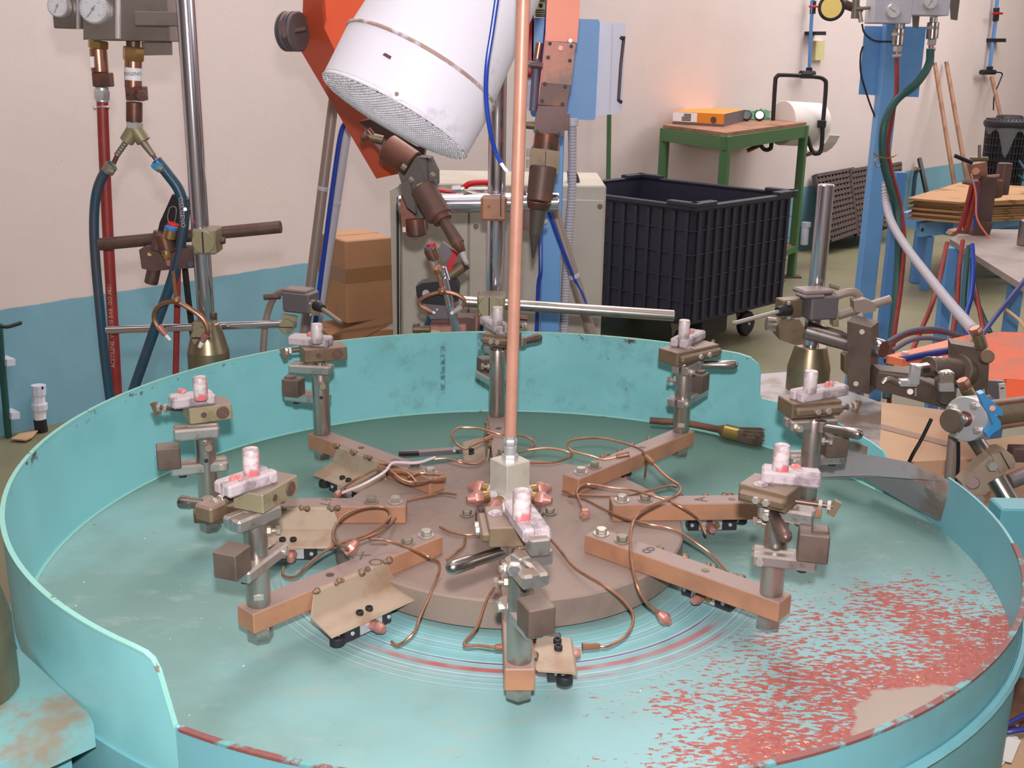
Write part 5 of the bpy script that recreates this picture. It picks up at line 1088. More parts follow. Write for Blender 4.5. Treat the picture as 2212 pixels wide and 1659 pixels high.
t = thing('wall_gauge', 'black rimmed pressure gauge with a gold face on a valve at the top right', 'gauge', P(1798, 15, 2.95)); c = P(1796, 16, 2.95); d = V((-.25,-.95,-.05)).normalized()
B().lathe(c-d*.02, c+d*.022, [(0,.048),(.7,.052),(.85,.050),(1,.046)], 32).ob('case', 'rubber', t); B().cyl(c+d*.021, c+d*.023, .040, n=32).ob('face', 'gold', t)
cy_(1822, 8, 1862, 24, 2.98, 20, w2=16).ob('valve_body', 'iron_brown', t); cy_(1850, -10, 1846, 40, 2.97, 16).ob('stem', 'bolt_dusty', t); cy_(1848, 20, 1880, 16, 2.96, 8).ob('lever', 'bolt_dusty', t); cy_(1856, 24, 1860, 48, 2.97, 10).ob('nipple', 'bolt_bright', t)
# ================================================================ grates against the wall
for i_, (q, lab) in enumerate((([(1760,381),(1842,366),(1852,500),(1792,521)], 'left brown perforated plastic grating leaning on the wall'), ([(1836,370),(1900,358),(1912,492),(1852,512)], 'middle brown perforated plastic grating leaning on the wall'), ([(1900,362),(1944,354),(1940,470),(1905,490)], 'right brown perforated grating half hidden by the blue post'))):
    o0, o1 = .05+.03*i_, .30+.03*i_; a, b_, c, d = W(*q[0], o0), W(*q[1], o0), W(*q[2], o1), W(*q[3], o1)
    t = thing('plastic_grating', lab, 'grating', d, 'gratings leaning on the wall'); na_, nb_ = (12, 13) if i_ < 2 else (7, 13)
    def gp_(s_, t_2): return a.lerp(b_, s_).lerp(d.lerp(c, s_), t_2)
    for j in range(nb_): g0, g1 = gp_(0, j/(nb_-1)), gp_(1, j/(nb_-1)); B().bar(g0, g1, .03, .046, up=(g1-g0).cross(gp_(0,1)-gp_(0,0)), ch=.002).ob('cross_slat', 'grate', t)
    for j in range(na_): g0, g1 = gp_(j/(na_-1), 0), gp_(j/(na_-1), 1); B().bar(g0, g1, .026, .035, up=(g1-g0).cross(gp_(1,0)-gp_(0,0)), ch=.002).ob('long_slat', 'grate', t)
    B().prism([a+WN*-.03, b_+WN*-.03, c+WN*-.03, d+WN*-.03], WN*.005).ob('backing', 'rubber', t)
# poles, pipes low on the wall
for (u0, v0, u1, v1, lab) in ((2020,142,2062,402,'left wooden broom handle leaning on the wall'), (2045,140,2088,385,'right wooden broom handle leaning on the wall')):
    A, Q = W(u0, v0, .05), W(u1, v1, .5); Q = A+(Q-A)*((A.z-.02)/(A.z-Q.z)); t = thing('broom_handle', lab, 'handle', Q, 'broom handles leaning on the wall'); B().cyl(A, Q, L(9, A)/2, n=12).ob('handle', 'wood', t)
    B().cyl(A-(Q-A).normalized()*.0, A+(A-Q).normalized()*.03, L(8, A)/2, n=12).ob('tip', 'rod_brown', t)
t = thing('broom_handle', 'pale broom handle sticking up behind the lidded bin', 'handle', W(2160, 240, .3), 'broom handles leaning on the wall'); A, Q = W(2142, 166, .1), W(2160, 245, .3); B().cyl(A, Q+(Q-A)*1.6, L(8, A)/2, n=12).ob('handle', 'wood', t)
t = thing('wall_pipe', 'short teal pipe with a tap low on the wall beside the black post', 'pipe', W(1972, 440, .06)); wtube([(1980,362),(1976,385),(1972,430)], .06, 9, sub=1).ob('pipe', 'hose_teal', t); wtube([(1976,364),(1988,368)], .08, 9, sub=1).ob('tap', 'bolt_dusty', t)
t = thing('angle_iron', 'black angle iron leaning on the blue part of the wall', 'bar', W(2000, 425, .2)); A, Q = W(1986, 342, .05), W(2002, 420, .22); B().bar(A, Q, .035, .035).ob('bar', 'black_metal', t)
t = thing('pipe_stub', 'white capped plastic pipe stub at the wall beside the green table leg', 'pipe', W(1740, 530, .06)); wtube([(1741,484),(1739,500),(1737,528)], .06, 17, sub=1).ob('pipe', 'cloth_white', t); wtube([(1742,480),(1741,490)], .06, 21, sub=1).ob('cap', 'white_enamel', t)
# ================================================================ lidded wire bin
yn = 8.9; c = P(2155, 440, yn); zt2 = P(2155, 256, yn).z; R0 = L(92, c)/2
t = thing('waste_bin', 'dark mesh waste bin with a lid and a clear bag behind the stacked boards', 'waste bin', V((c.x, yn, 0)))
b = B(); nn_ = 36
for j in range(16):
    z_ = zt2*(j+.5)/16; rr = R0*(.80+.16*j/15)
    b.tube([V((c.x+rr*math.cos(k*PI/12), yn+rr*math.sin(k*PI/12), z_)) for k in range(25)], .008, 5, 1)
for k in range(nn_):
    a = 2*PI*k/nn_; b.tube([V((c.x+R0*.80*math.cos(a), yn+R0*.80*math.sin(a), .02)), V((c.x+R0*.96*math.cos(a), yn+R0*.96*math.sin(a), zt2))], .008, 5, 1)
o = b.ob('wire_mesh', 'black_metal', t); o['kind'] = 'stuff'
B().lathe((c.x, yn, 0), (c.x, yn, zt2*.97), [(0,R0*.76),(1,R0*.90)], 32).ob('liner', 'black_plastic', t)
B().lathe((c.x, yn, zt2*.93), (c.x, yn, zt2*1.03), [(0,R0*1.04),(.3,R0*1.10),(.5,R0*1.08),(.62,R0*.98),(.7,R0*.95),(.75,R0*.6),(.95,R0*.56),(1,R0*.5)], 40).ob('lid', 'black_plastic', t)
vs = []; fs = []
for k in range(25):
    a = math.radians(180+180*k/24); h = .07+.03*math.sin(k*.9)+.20*math.exp(-((k-9)/2.2)**2)
    for j in range(4): vs.append(V((c.x+R0*(1.03-.015*j+.01*math.sin(k*.8+j))*math.cos(a), yn+R0*(1.05-.015*j)*math.sin(a), zt2*.96-h*j/3)))
for k in range(24):
    for j in range(3): fs.append([k*4+j, k*4+j+1, k*4+5+j, k*4+4+j])
B().add(vs, fs).ob('bag', 'clear_film', t, smooth=80)
cab([(2196,340,8.8),(2204,352,8.7),(2216,368,8.6)], 8.7, 6, 'hose_teal', 'floor_hose', 'teal hose end at the right edge above the boards'); cab([(2196,376,8.8),(2204,382,8.7),(2216,392,8.6)], 8.7, 6, 'hose_green', 'floor_hose', 'green hose end at the right edge below the teal one')
# stacked boards on a blue frame
t = thing('blue_frame', 'low light blue steel frame under the stacked brown boards', 'frame', G(2050, 480, .0))
fz = .50; f0, f1, f2, f3 = G(1955,450,fz), G(1990,443,fz), G(2230,448,fz), G(2230,470,fz)
B().prism([G(1950,458,fz), G(2075,425,fz), G(2260,430,fz), G(2260,452,fz), G(2060,480,fz)], (0,0,-.10)).ob('deck', 'blue_paint', t)
for (u, v) in ((1985,470),(2080,470),(2180,462)): q = G(u+10, v-4, fz); B().box((q.x, q.y, .2), .08, .08, .4).ob('foot', 'deep_blue', t)
T9 = [G(u, v, fz+.15) for u, v in ((1959,432),(2072,398),(2250,408),(2250,434),(2076,441))]; tc = sum(T9, V((0,0,0)))/5
for k in range(9):
    sh = V((random.uniform(-.02,.03), random.uniform(-.02,.02), -(8-k)*.0165)); sc9 = 0 if k == 8 else random.uniform(.03, .07)
    B().prism([p.lerp(tc, sc9)+sh*(1 if k < 8 else 0) for p in T9], (0,0,.0135)).ob('board', 'board', None, ('topmost' if k == 8 else ['lowest','second lowest','third lowest','fourth lowest','fifth lowest','sixth lowest','seventh lowest','second highest'][k])+' brown board in the stack on the blue frame', 'board', 'stacked brown boards')
t = thing('blue_beam', 'light blue channel beam with bolt holes in front of the stacked boards', 'beam', G(1985, 505, .0)); A, Q = P(1983, 496, 6.2), P(2250, 464, 6.6)
B().bar(A, Q, .05, .105, ch=.004).ob('beam', 'blue_paint', t)
for s_, m in ((.02,'rubber'),(.20,'deep_blue'),(.78,'deep_blue')):
    q = A.lerp(Q, s_); B().cyl(q-V((0,.029,0)), q-V((0,.024,0)), .014, n=14).ob('bolt_hole', m, t)
for s_ in (.1, .9): q = A.lerp(Q, s_); B().box((q.x, q.y, q.z/2-.03), .05, .05, q.z-.06).ob('leg', 'deep_blue', t)
# ================================================================ blue gas column, gauge boxes and hoses on the right
ys = 3.0
t = thing('gas_post', 'light blue square steel post with a blue sheet carrying two gas gauges', 'post', V((P(1879,600,ys).x, ys, 0)))
A = P(1877, 600, ys); B().box((A.x, ys+.035, 1.02), .072, .07, 2.04, None, .004).ob('post', 'blue_paint', t)
po_([(1868,56),(2001,58),(1984,210),(1855,204)], ys+.072, .004).ob('panel', 'blue_paint', t); B().box((A.x, ys+.035, .01), .2, .2, .02).ob('base_plate', 'blue_paint', t)
t = thing('rear_post', 'narrower darker blue post behind the blue gas post', 'post', V((P(1920,640,ys+.5).x, ys+.5, 0))); A2 = P(1918, 640, ys+.5); B().box((A2.x, ys+.52, .55), .05, .04, 1.1, None, .003).ob('post', 'deep_blue', t)
for (u0, u1, u2, v1, gu, gv, r, nd, lab) in ((1898,1968,1984,51,1928,24,.046,150,'pale blue gauge box on the left of the blue gas post'), (1978,2050,2068,34,2008,4,.046,240,'pale blue gauge box on the right side above the green hose')):
    yy = ys-.10; t = thing('gauge_box', lab, 'gauge box', P(u0, v1, yy), 'pale blue gauge boxes'); a, c = P(u0, -70, yy), P(u1, v1, yy)
    B().box(((a.x+c.x)/2, yy+.06, (a.z+c.z)/2), c.x-a.x, .12, a.z-c.z, None, .003).ob('case', 'pale_grey', t); po_([(u1,-20),(u2+8,-20),(u2,v1+10),(u1+4,v1+8)], yy+.13, .004).ob('mount_plate', 'gauge_steel', t)
    gauge(t, P(gu, gv, yy), L(32, P(gu, gv, yy))/2, nd)
for (u, v0, lab, grp) in ((1942, 50, 'chrome quick coupling under the left pale gauge box', 'a'), (2016, 36, 'chrome quick coupling above the green hose', 'b')):
    t = thing('gas_coupling', lab, 'coupling', P(u, v0+90, ys-.05), 'chrome gas couplings'); y3 = ys-.05
    cy_(u+1, v0, u, v0+14, y3, 16).ob('neck', 'bolt_bright', t); cy_(u, v0+12, u-3, v0+48, y3, 25).ob('barrel', 'chrome_dull', t); hx_(u-1, v0+20, u-2, v0+28, y3, 28).ob('ring', 'zinc', t); hx_(u-2, v0+48, u-4, v0+62, y3, 19).ob('nut', 'zinc', t); cy_(u-4, v0+60, u-6, v0+76, y3, 11).ob('tail', 'bronze_pipe', t); cy_(u-14, v0+72, u+4, v0+70, y3-.01, 8).ob('hose_clip', 'zinc', t)
cab([(1937,128,2.94),(1936,200,2.9),(1926,260,2.88),(1918,320,2.86),(1928,380,2.85),(1944,440,2.85),(1953,520,2.8),(1946,620,2.7),(1930,740,2.6),(1920,880,2.5)], 2.9, 10, 'hose_red', 'gas_hose', 'red gas hose running down the right side of the blue gas post')
cab([(2010,108,2.92),(2006,140,2.9),(1980,180,2.88),(1935,218,2.86),(1910,270,2.84),(1908,340,2.84),(1922,400,2.84),(1938,460,2.84),(1942,540,2.8),(1936,640,2.7),(1924,760,2.6),(1914,860,2.5)], 2.9, 17, 'hose_green', 'gas_hose', 'thick dark green gas hose crossing the blue gas post')
cab([(1912,395,2.9),(1914,440,2.85),(1928,485,2.7),(1962,540,2.4),(2008,600,2.0),(2056,660,1.6),(2102,712,1.25)], 2.9, 17, 'conduit', 'corrugated_conduit', 'pale corrugated conduit sweeping from the blue post to the right actuator', rib=.014, cat='conduit', n=12)
cab([(1862,52,2.95),(1868,72,2.94),(1890,88,2.93),(1926,90,2.93)], 2.95, 4, 'rubber', 'thin_cable', 'thin dark cable looping from the gold gauge to the coupling', cat='cable'); cab([(1864,100,3.06),(1859,120,3.06),(1860,160,3.06),(1876,215,3.05),(1891,255,3.04)], 3.05, 4, 'rubber', 'thin_cable', 'thin dark cable hanging left of the blue gas post', cat='cable')
t = thing('wire_tie', 'twisted wire tie around the hoses on the blue gas post', 'tie', P(1900, 335, 2.9)); tb_([(1886,330),(1898,338),(1914,342),(1930,338),(1936,334)], 2.82, 3).ob('wire', 'brass', t); tb_([(1898,338),(1890,348),(1896,360),(1904,350),(1898,338)], 2.84, 2).ob('loose_end', 'brass', t)
# ================================================================ grey table on blue legs, right edge
zg = .90
tp = [G(2052,516,zg), G(2076,502,zg), G(2145,495,zg), G(2300,497,zg), G(2330,690,zg)]
t = thing('small_table', 'grey metal topped table on light blue legs at the right edge', 'table', V((tp[1].x+.1, tp[1].y, 0))); B().prism(tp, (0,0,-.022)).ob('table_top', 'table_grey', t)
for u, v in ((2058,525),(2094,532),(2205,560)): q = G(u+6, v, zg); B().box((q.x, q.y+.03, .44), .045, .045, .876, None, .003).ob('leg', 'blue_paint', t)
q = G(2080, 560, zg-.06); B().bar(G(2062,520,zg-.05), G(2280,640,zg-.05), .02, .05).ob('rail', 'deep_blue', t)
for (m, pts, lab) in (('hose_red', [(2046,525,2.5),(2030,600,2.35),(2012,660,2.2),(1990,712,2.1),(1970,760,2.0)], 'red hose slanting down left of the small table'), ('hose_red', [(2080,520,2.5),(2072,580,2.4),(2068,650,2.3),(2062,700,2.2),(2045,760,2.1)], 'red hose between the legs of the small table'), ('hose_green', [(2092,532,2.4),(2086,600,2.3),(2082,660,2.2),(2086,710,2.1),(2100,760,2.0)], 'dark green hose beside the second table leg'), ('hose_blue', [(2100,528,2.38),(2103,580,2.3),(2098,640,2.2),(2086,690,2.1),(2092,750,2.0)], 'blue hose beside the second table leg'), ('hose_red', [(2102,600,2.35),(2112,650,2.2),(2122,700,2.1),(2128,740,2.0)], 'red hose right of the table legs'), ('hose_green', [(2100,610,2.35),(2106,640,2.25),(2122,680,2.15),(2140,720,2.05)], 'green hose right of the table legs'), ('hose_navy', [(2225,590,1.7),(2190,635,1.6),(2150,685,1.5),(2118,728,1.4)], 'navy hose slanting in from the right edge')):
    cab(pts, 2, 10, m, 'table_hose', lab)
t = thing('bench_fixture', 'rusty brown upright fixture on the small grey table', 'fixture', G(2120, 505, zg)); yx = G(2120, 505, zg).y
po_([(2098,508),(2136,512),(2146,482),(2112,478)], yx-.05, .10).ob('base', 'iron_brown', t); po_([(2053,508),(2060,500),(2102,492),(2112,500),(2080,512)], yx-.0, .06).ob('tray', 'table_board', t)
bx_(2124, 382, 2142, 484, yx, .05).ob('upright', 'iron_brown', t); cy_(2138, 388, 2136, 426, yx+.12, 54, n=28).ob('can', 'copper_dark', t); cy_(2096, 384, 2158, 380, yx+.03, 7).ob('top_bar', 'copper_nut', t)
cy_(2172, 352, 2162, 420, yx+.15, 30).ob('rear_can', 'iron_brown', t)
po_([(2098,356),(2132,350),(2134,378),(2104,384)], yx+.02, .05).ob('clamp_body', 'table_board', t); cy_(2096, 344, 2134, 344, yx+.02, 10).ob('cross_head', 'brass_cone', t); cy_(2116, 312, 2116, 340, yx+.02, 7).ob('screw', 'chrome_dull', t); cy_(2062, 336, 2100, 352, yx+.0, 9).ob('handle', 'black_metal', t); cy_(2080, 392, 2104, 396, yx, 11).ob('side_stub', 'bolt_dusty', t)
cy_(2108, 370, 2108, 372, yx-.01, 16, y2=yx+.01).ob('red_part', 'copper_nut', t); bx_(2112, 395, 2126, 468, yx+.04, .04).ob('blue_strip', 'deep_blue', t)
for (pts, lab) in (([(2100,396),(2092,430),(2078,480),(2070,500)], 'left of two red hoses on the rusty bench fixture'), ([(2110,392),(2104,430),(2094,470),(2086,496)], 'right of two red hoses on the rusty bench fixture')): cab(pts, yx-.05, 10 if 'left' in lab else 14, 'hose_red', 'fixture_hose', lab)
cab([(2098,376),(2108,420),(2110,470),(2130,505),(2155,530),(2185,540),(2220,540)], yx-.12, 4, 'orange_light', 'thin_cable', 'thin orange wire trailing over the small table', cat='cable'); cab([(2104,392),(2110,430),(2108,470),(2106,492)], yx-.07, 6, 'hose_blue', 'thin_cable', 'thin blue line down the rusty bench fixture', cat='cable')
t = thing('steel_cup', 'dark steel cup at the right edge of the small table', 'cup', G(2215, 532, zg)); c = G(2222, 530, zg); B().cyl(c, c+V((0,0,.10)), .045, n=28).ob('cup', 'chrome_dull', t)
# ================================================================ orange machine cover, cables
zo = .85
t = thing('orange_cover', 'scuffed orange sheet metal cover at the right behind the actuator', 'cover', G(2150, 780, zo-.1))
B().prism([G(1990,772,zo), G(2148,716,zo), G(2320,722,zo), G(2330,830,zo), G(2175,818,zo), G(2120,830,zo)], (0,0,-.012)).ob('top', 'orange_dirty', t)
B().prism([G(2175,819,zo), G(2330,831,zo), G(2330,900,zo-.05), G(2168,868,zo-.04)], (0,.012,-.004)).ob('front_lip', 'orange_paint', t)
B().prism([G(1915,768,zo+.005), G(2095,722,zo+.005), G(2098,736,zo+.005), G(2060,760,zo+.005), G(1950,776,zo+.005)], (0,0,-.02)).ob('side_flange', 'orange_light', t)
q = G(1955, 766, zo+.005); B().hexn(q, q+V((0,0,.008)), .010).ob('bolt', 'zinc', t)
q = G(2200, 760, 0); 
for u, v in ((2300,740),): p_ = G(u, v, zo-.012); B().box((p_.x+.03, p_.y+.06, (zo-.014)/2), .05, .05, zo-.016).ob('leg', 'deep_blue', t)
cab([(1912,778,1.15),(1950,776,1.12),(2010,764,1.08),(2080,752,1.04)], 1.1, 15, 'hose_navy', 'air_hose', 'navy hose lying along the orange cover to the actuator')
for k, (pts, m, lab) in enumerate((([(1920,745),(1960,722),(2010,716),(2050,720),(2085,730)], 'hose_red', 'red hose arching over the orange cover'), ([(1918,738),(1962,716),(2020,710),(2070,724)], 'hose_grey', 'grey hose arching over the orange cover'), ([(1930,756),(1965,736),(2000,730),(2040,734)], 'hose_grey', 'lower grey hose lying beside the orange cover'))): cab(pts, 1.5-.05*k, 10, m, 'loose_hose', lab)
cab([(2172,668,1.55),(2200,690,1.5),(2216,712,1.45)], 1.5, 7, 'box_pale', 'paper_strip', 'thin torn strip hanging at the right edge above the orange cover', cat='scrap')
# ================================================================ right station: pole, collar, clamp, limit switch
yr2 = .72
A = P(1762, 640, yr2)
t = thing('stand_pole', 'short polished chrome pole with a brass collar right of the pan', 'pole', (A.x, yr2, .82)); zt3 = P(1782, 398, yr2).z
B().cyl((A.x, yr2, .9), (A.x, yr2, zt3), L(35, A)/2, n=36, ch=.12).ob('pole', 'chrome', t)
zc1, zc2 = P(1748, 746, yr2).z, P(1748, 792, yr2).z
B().lathe((A.x, yr2, .80), (A.x, yr2, zc1), [(0,.047),((zc2-.80)/(zc1-.80)-.01,.047),((zc2-.80)/(zc1-.80)+.01,.0465),(.99,.035),(1,.033)], 48).ob('collar', 'brass_cone', t, smooth=9)
B().box((A.x+.02, yr2+.05, .815), .18, .2, .03).ob('foot_plate', 'machine_teal', t); B().cyl((A.x+.02, yr2+.05, 0), (A.x+.02, yr2+.05, .80), .05).ob('column', 'machine_teal', t)
y4 = yr2-.06
t = thing('clamp_rod', 'thick dark steel arm with a bronze knuckle clamped to the right pole', 'arm', P(1760, 720, y4))
cy_(1655, 699, 1700, 704, y4+.03, 30).ob('stub', 'steel', t); po_([(1682,700),(1692,690),(1728,692),(1740,712),(1738,744),(1720,746),(1684,734)], y4-.01, .07).ob('knuckle', 'block_bronze', t)
cy_(1738, 712, 1850, 744, y4, 40, y2=y4-.02, n=30).ob('arm', 'chrome_dull', t)
B().prism([P(1830,694,y4-.05), P(1882,708,y4-.05), P(1878,852,y4-.05), P(1830,842,y4-.05)], (.035,.06,.0)).ob('end_block', 'dark_block', t)
for u, v in ((1862,717),(1849,829)): cy_(u, v, u+.3, v+.3, y4-.056, 12, y2=y4-.048).ob('cap_screw', 'bolt_dusty', t)
c = P(1899, 752, y4-.03); d = V((.55,-.8,.0)).normalized(); B().lathe(c-d*.05, c+d*.012, [(0,.0195),(.9,.0205),(1,.0185)], 30).ob('arm_end', 'chrome', t); B().cyl(c+d*.0115, c+d*.013, .0178, n=30).ob('end_face', 'copper_dark', t)
po_([(1824,770),(1832,764),(1832,812),(1824,806)], y4-.03, .03).ob('side_nut', 'block_bronze', t)
t = thing('limit_switch', 'grey cast limit switch with a long probe on the right arm', 'switch', P(1770, 690, y4), 'limit switches with probe rods')
ts = .30; B().box(P(1768, 660, y4), .066, .055, .052, (V((math.cos(ts),math.sin(ts),0)), V((-math.sin(ts),math.cos(ts),0)), V((0,0,1))), .004).ob('housing', 'cast_grey', t)
b = B(); q = P(1756, 628, y4); b.box(q, .070, .058, .010, (V((math.cos(ts),math.sin(ts),0)), V((-math.sin(ts),math.cos(ts),0)), V((0,0,1))), .004); b.box(q+V((-.01,-.02,-.006)), .050, .040, .008, (V((math.cos(ts),math.sin(ts),0)), V((-math.sin(ts),math.cos(ts),0)), V((0,0,1))), .003); b.ob('lid', 'cast_grey', t)
bx_(1690, 648, 1735, 688, y4-.02, .035, tilt=ts).ob('head', 'block_bronze', t)
for u, v in ((1706,655),(1706,686)): hx_(u, v, u-3, v+1, y4-.03, 9, y2=y4-.035).ob('screw', 'bolt_bright', t)
cy_(1704, 668, 1680, 673, y4-.02, 28, w2=20, y2=y4-.04).ob('boot', 'rubber', t); cy_(1682, 673, 1586, 698, y4-.04, 9, y2=y4-.10).ob('probe_rod', 'bolt_bright', t); hx_(1588, 697, 1582, 699, y4-.10, 11).ob('probe_tip', 'bolt_dusty', t)
cy_(1792, 616, 1812, 622, y4+.02, 10).ob('gland', 'bolt_dusty', t)
t = thing('rail_bracket', 'pair of dusty pinkish tubes with a clamp behind the right limit switch', 'bracket', P(1870, 660, y4+.05)); tb_([(1806,640),(1830,632),(1848,632),(1858,642)], y4+.05, 18).ob('upper_tube', 'conduit_pink', t); cy_(1810, 682, 1924, 646, y4+.03, 19).ob('lower_tube', 'conduit_pink', t)
po_([(1844,650),(1870,646),(1892,656),(1892,672),(1868,678),(1846,672)], y4+.01, .03).ob('clamp', 'conduit_pink', t); cy_(1856, 676, 1858, 940, y4+.06, 17).ob('standing_tube', 'conduit', t); po_([(1800,672),(1812,668),(1812,706),(1800,706)], y4+.02, .03).ob('plate', 'block_olive', t)
# ================================================================ actuator block
y5 = .58
t = thing('actuator', 'brown steel rotary actuator with bright clamps right of the pan', 'actuator', P(2000, 860, y5))
po_([(1894,812),(1900,800),(1960,806),(2030,840),(2052,852),(2046,884),(1990,868),(1892,842)], y5, .05).ob('base_bar', 'dark_block', t)
B().prism([P(1898,802,y5), P(1935,796,y5+.04), P(1990,806,y5+.06), P(2060,840,y5+.05), P(2040,846,y5), P(1960,812,y5)], (0,0,-.004)).ob('base_top', 'plate_brown', t)
tb_([(1906,828),(1914,820),(1926,820),(1938,826),(1950,830)], y5-.02, 12).ob('lever_link', 'steel', t); bx_(1946, 822, 1982, 836, y5-.03, .02).ob('lever_plate', 'zinc', t); bx_(1970, 788, 1986, 832, y5-.035, .015).ob('post_link', 'zinc', t)
po_([(1986,792),(2010,788),(2020,794),(2020,812),(2000,816),(1984,812)], y5-.03, .02).ob('yoke', 'chrome_dull', t); po_([(1996,797),(2010,795),(2010,804),(1996,806)], y5-.034, .006).ob('yoke_slot', 'rubber', t); cy_(1978, 838, 1978, 856, y5-.03, 5).ob('pin', 'bolt_bright', t); cy_(1966, 846, 1968, 847, y5-.03, 14, y2=y5-.02).ob('screw', 'bolt_bright', t)
for v in (789,): cy_(1985, v, 1985, v+6, y5-.04, 15).ob('cap', 'zinc', t)
po_([(2030,808),(2062,806),(2066,868),(2050,876),(2034,872),(2034,850),(2030,846)], y5-.05, .03).ob('clamp_plate', 'steel', t); po_([(2030,812),(2060,810),(2060,828),(2030,828)], y5-.054, .006).ob('clamp_face', 'bolt_dusty', t); po_([(2030,830),(2060,828),(2062,846),(2030,846)], y5-.058, .01).ob('bright_face', 'zinc', t)
for u in (2036, 2052): cy_(u, 802, u, 810, y5-.045, 11).ob('clamp_screw', 'zinc', t)
cy_(2004, 792, 2072, 800, y5+.0, 46, y2=y5+.05, w2=50, n=30).ob('motor_body', 'dark_block', t); cy_(2066, 800, 2100, 806, y5+.04, 74, y2=y5+.07, n=36).ob('motor_flange', 'dark_block', t)
for u in (2018, 2032): cy_(u, 771, u, 774, y5-.0, 9).ob('top_screw', 'bolt_bright', t)
B().prism([P(2054,742,y5+.06), P(2100,750,y5+.02), P(2138,760,y5+.02), P(2134,838,y5+.02), P(2110,846,y5+.02), P(2056,836,y5+.06)], (.012,.05,0)).ob('mount_plate', 'dark_block', t)
cy_(2128, 772, 2134, 770, y5+.01, 30, y2=y5-.005, n=22).ob('knob', 'block_bronze', t)
cy_(2121, 752, 2112, 722, y5+.03, 26).ob('fitting', 'brass_cone', t); hx_(2112, 724, 2105, 708, y5+.03, 27).ob('fitting_nut', 'bronze_pipe', t)
cy_(2098, 858, 2086, 838, y5-.08, 28).ob('fitting', 'brass_cone', t); hx_(2087, 840, 2078, 820, y5-.08, 28).ob('fitting_nut', 'bronze_pipe', t)
po_([(2130,822),(2172,824),(2174,860),(2164,864),(2132,856)], y5+.04, .01).ob('angle_plate', 'cast_grey', t); po_([(2158,830),(2172,828),(2174,860),(2160,864)], y5+.03, .006).ob('angle_face', 'cabinet_paint', t); cy_(2165, 838, 2165, 839, y5+.025, 8).ob('slot', 'rubber', t)
for u in (2116, 2132): cy_(u, 856, u+4, 862, y5-.06, 14).ob('lock_nut', 'bolt_dusty', t)
# ================================================================ air cylinder
y6 = .40
t = thing('air_cylinder', 'pneumatic cylinder with a silver end cap and blue bracket at the right edge', 'cylinder', P(2100, 950, y6))
d = V((.76,.62,-.12)).normalized(); c = P(2084, 905, y6-.04); Rf = L(98, c)/2
B().lathe(c, c+d*.042, [(0,Rf*.97),(.04,Rf),(.96,Rf),(1,Rf*.97)], 44).ob('end_cap', 'cloth_white' if 0 else 'zinc', t); B().cyl(c-d*.001, c+d*.004, Rf*.36, n=28).ob('bore', 'copper_dark', t)
fx2 = frame(d)
for k in range(4):
    a = .45+k*PI/2; q = c+(fx2[1]*math.cos(a)+fx2[2]*math.sin(a))*Rf*.76; b = B(); b.hexn(q-d*.008, q, .0078); b.cyl(q-d*.011, q-d*.007, .0045, n=12); b.ob('tie_nut', 'bolt_bright', t)
B().cyl(c-d*.028, c+d*.006, .0105, n=20).ob('piston_rod', 'steel', t); B().lathe(c-d*.052, c-d*.020, [(0,.0225),(.12,.0235),(.3,.0235),(.34,.0125),(.8,.0115),(1,.0140)], 32).ob('push_head', 'steel', t); B().cyl(c-d*.0530, c-d*.0518, .0222, n=32).ob('head_face', 'dark_block', t)
B().cyl(c+d*.04, c+d*.30, Rf*.70, n=36).ob('barrel', 'bronze_pipe' if 0 else 'block_bronze', t)
for k in range(4):
    a = .45+k*PI/2; q = c+(fx2[1]*math.cos(a)+fx2[2]*math.sin(a))*Rf*.76; B().cyl(q+d*.04, q+d*.3, .0042, n=10).ob('tie_rod', 'copper_tube', t)
po_([(2116,852),(2126,848),(2136,862),(2146,868),(2166,886),(2166,898),(2150,896),(2162,910),(2162,926),(2150,932),(2134,946),(2130,936),(2146,918),(2138,896),(2124,876)], y6-.10, .018).ob('blue_bracket', 'cyan_clip', t); cy_(2144, 882, 2144, 882.5, y6-.106, 14, y2=y6-.098).ob('bracket_screw', 'copper_dark', t)
cy_(2100, 940, 2140, 1000, y6-.02, 34, n=24).ob('mount_rod', 'chrome_dull', t)
t = thing('swivel_clamp', 'grey cast swivel clamp with bolts just outside the right rim', 'clamp', P(2130, 1060, y6-.06)); y7 = y6-.06
po_([(2076,1042),(2108,1010),(2141,982),(2166,1000),(2172,1026),(2131,1068),(2094,1079)], y7, .03).ob('clamp_plate', 'bracket_steel', t); po_([(2141,982),(2172,976),(2188,984),(2194,998),(2192,1012),(2160,1022)], y7-.005, .045).ob('clamp_head', 'bracket_steel', t)
po_([(2161,978),(2163,978),(2182,1012),(2180,1013)], y7-.008, .006).ob('split', 'rubber', t); cy_(2101, 1043, 2101.3, 1043, y7-.004, 28, y2=y7+.004, n=24).ob('bore', 'iron_brown', t); hx_(2140, 1005, 2146, 1008, y7-.004, 24, y2=y7-.018).ob('bolt', 'bolt_bright', t); hx_(2114, 1078, 2120, 1080, y7-.004, 20, y2=y7-.014).ob('bolt', 'bolt_bright', t)
cy_(2152, 1034, 2186, 1090, y7-.02, 40, y2=y7-.05, n=28).ob('rod', 'chrome_dull', t); cy_(2182, 1040, 2240, 1016, y7+.03, 34).ob('side_rod', 'cast_grey', t); bx_(2190, 970, 2230, 1000, y7+.04, .03).ob('rear_block', 'iron_brown', t)
cab([(2012,905,.55),(1990,950,.55),(1970,985,.55),(1950,1030,.56)], .5, 8, 'black_metal', 'air_hose', 'thin black air hose hanging left of the silver cylinder head'); cab([(2070,955,.5),(2070,1000,.5),(2066,1050,.5)], .5, 8, 'black_metal', 'air_hose', 'thin black air hose below the silver cylinder head')
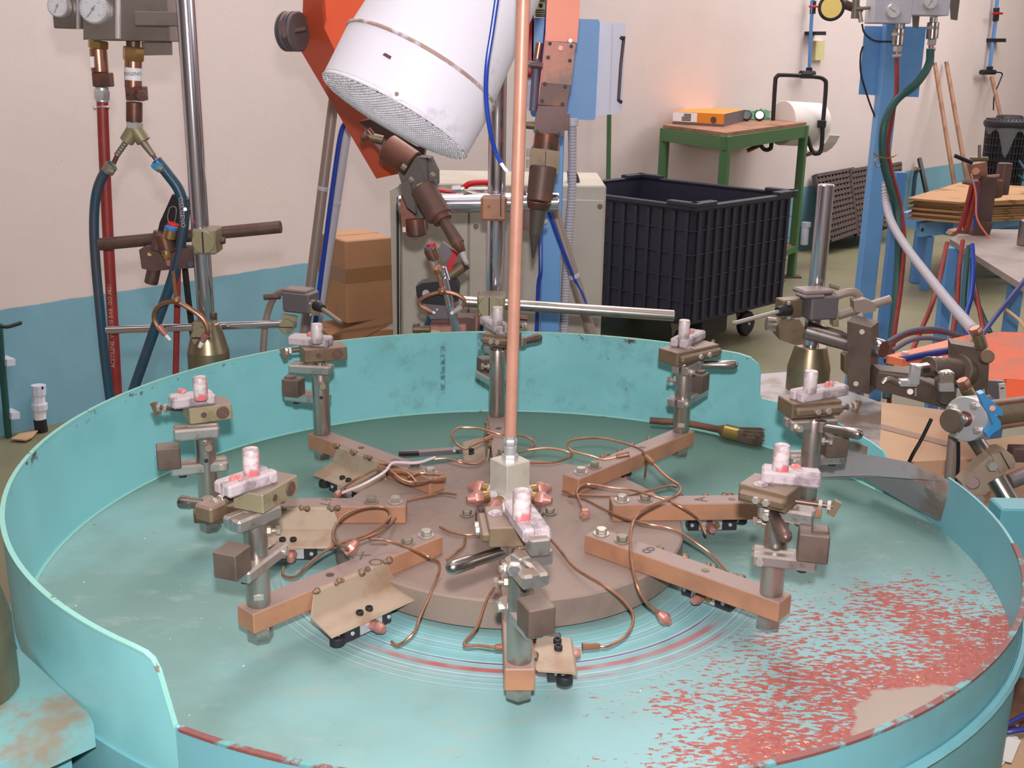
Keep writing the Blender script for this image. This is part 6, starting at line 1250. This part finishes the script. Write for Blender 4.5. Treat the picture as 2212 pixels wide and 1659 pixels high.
cy_(2060, 940, 2046, 1090, .52, 22).ob('support_tube', 'conduit_pink', None, 'grey-brown support tube standing below the silver cylinder head', 'tube')
# ================================================================ cartons under the actuator
def slab(name, pts, z, th, mat, lab, grp, tape=None):
    q = [G(u, v, z) for u, v in pts]; t = thing(name, lab, 'box', (q[0]+q[2])/2-V((0,0,th)), grp); B().prism(q, (0,0,-th)).ob('carton', mat, t)
    if tape: a, c = G(*tape[0], z+.001), G(*tape[1], z+.001); B().bar(a, c, .04, .002, ch=.0002).ob('tape', 'dust_tape', t)
    return t
slab('cardboard_box', [(1868,915),(1898,868),(2075,890),(2150,990),(1900,1000)], .60, .30, 'box_pale', 'large pale carton on the floor below the brown actuator', 'cartons right of the pan', ((1880,915),(2050,960)))
slab('cardboard_box', [(1885,935),(2070,985),(2070,1160),(1900,1070)], .56, .56, 'box_pale', 'pale carton behind the steel chute', 'cartons right of the pan', ((1910,975),(1960,1010)))
slab('cardboard_box', [(2055,960),(2280,930),(2300,1100),(2060,1140)], .50, .50, 'box_pale', 'carton at the right edge behind the silver cylinder', 'cartons right of the pan', ((2080,1000),(2200,975)))
# bottom right corner
t = thing('cardboard_box', 'open brown carton at the bottom right corner with papers', 'box', (1.0, -.25, 0)); y8 = -.18
po_([(2115,1548),(2300,1552),(2300,1640),(2125,1640)], y8+.06, .30).ob('carton', 'wood_dark', t); po_([(2098,1640),(2300,1638),(2300,1900),(2098,1900)], y8-.02, .30).ob('lower_carton', 'box_pale', t)
for k, q in enumerate(([(2100,1590),(2128,1572),(2200,1594),(2190,1625),(2160,1659),(2098,1640)], [(2118,1600),(2150,1580),(2205,1600),(2185,1648),(2110,1630)])):
    po_(q, y8-.05-.012*k, .003).ob('paper_sheet', 'paper', None, ('lower' if k == 0 else 'upper')+' crumpled white paper in the bottom right carton', 'paper', 'papers in the corner carton')
cab([(2110,1584,-.26),(2150,1586,-.27),(2180,1580,-.28),(2230,1572,-.28)], -.2, 13, 'hose_navy', 'air_hose', 'blue cable across the bottom right carton'); cab([(2070,1659,-.3),(2120,1610,-.28),(2170,1568,-.27),(2230,1536,-.26)], -.2, 10, 'hose_navy', 'air_hose', 'blue cable slanting up at the bottom right corner')
cy_(2196, 1565, 2196.5, 1566, y8-.0, 10).ob('brass_plug', 'brass', None, 'tiny brass plug at the right edge beside the blue cables', 'fitting'); cy_(2110, 1576, 2112, 1592, -.27, 12).ob('cable_gland', 'cast_grey', None, 'grey gland at the end of the blue cable', 'fitting')
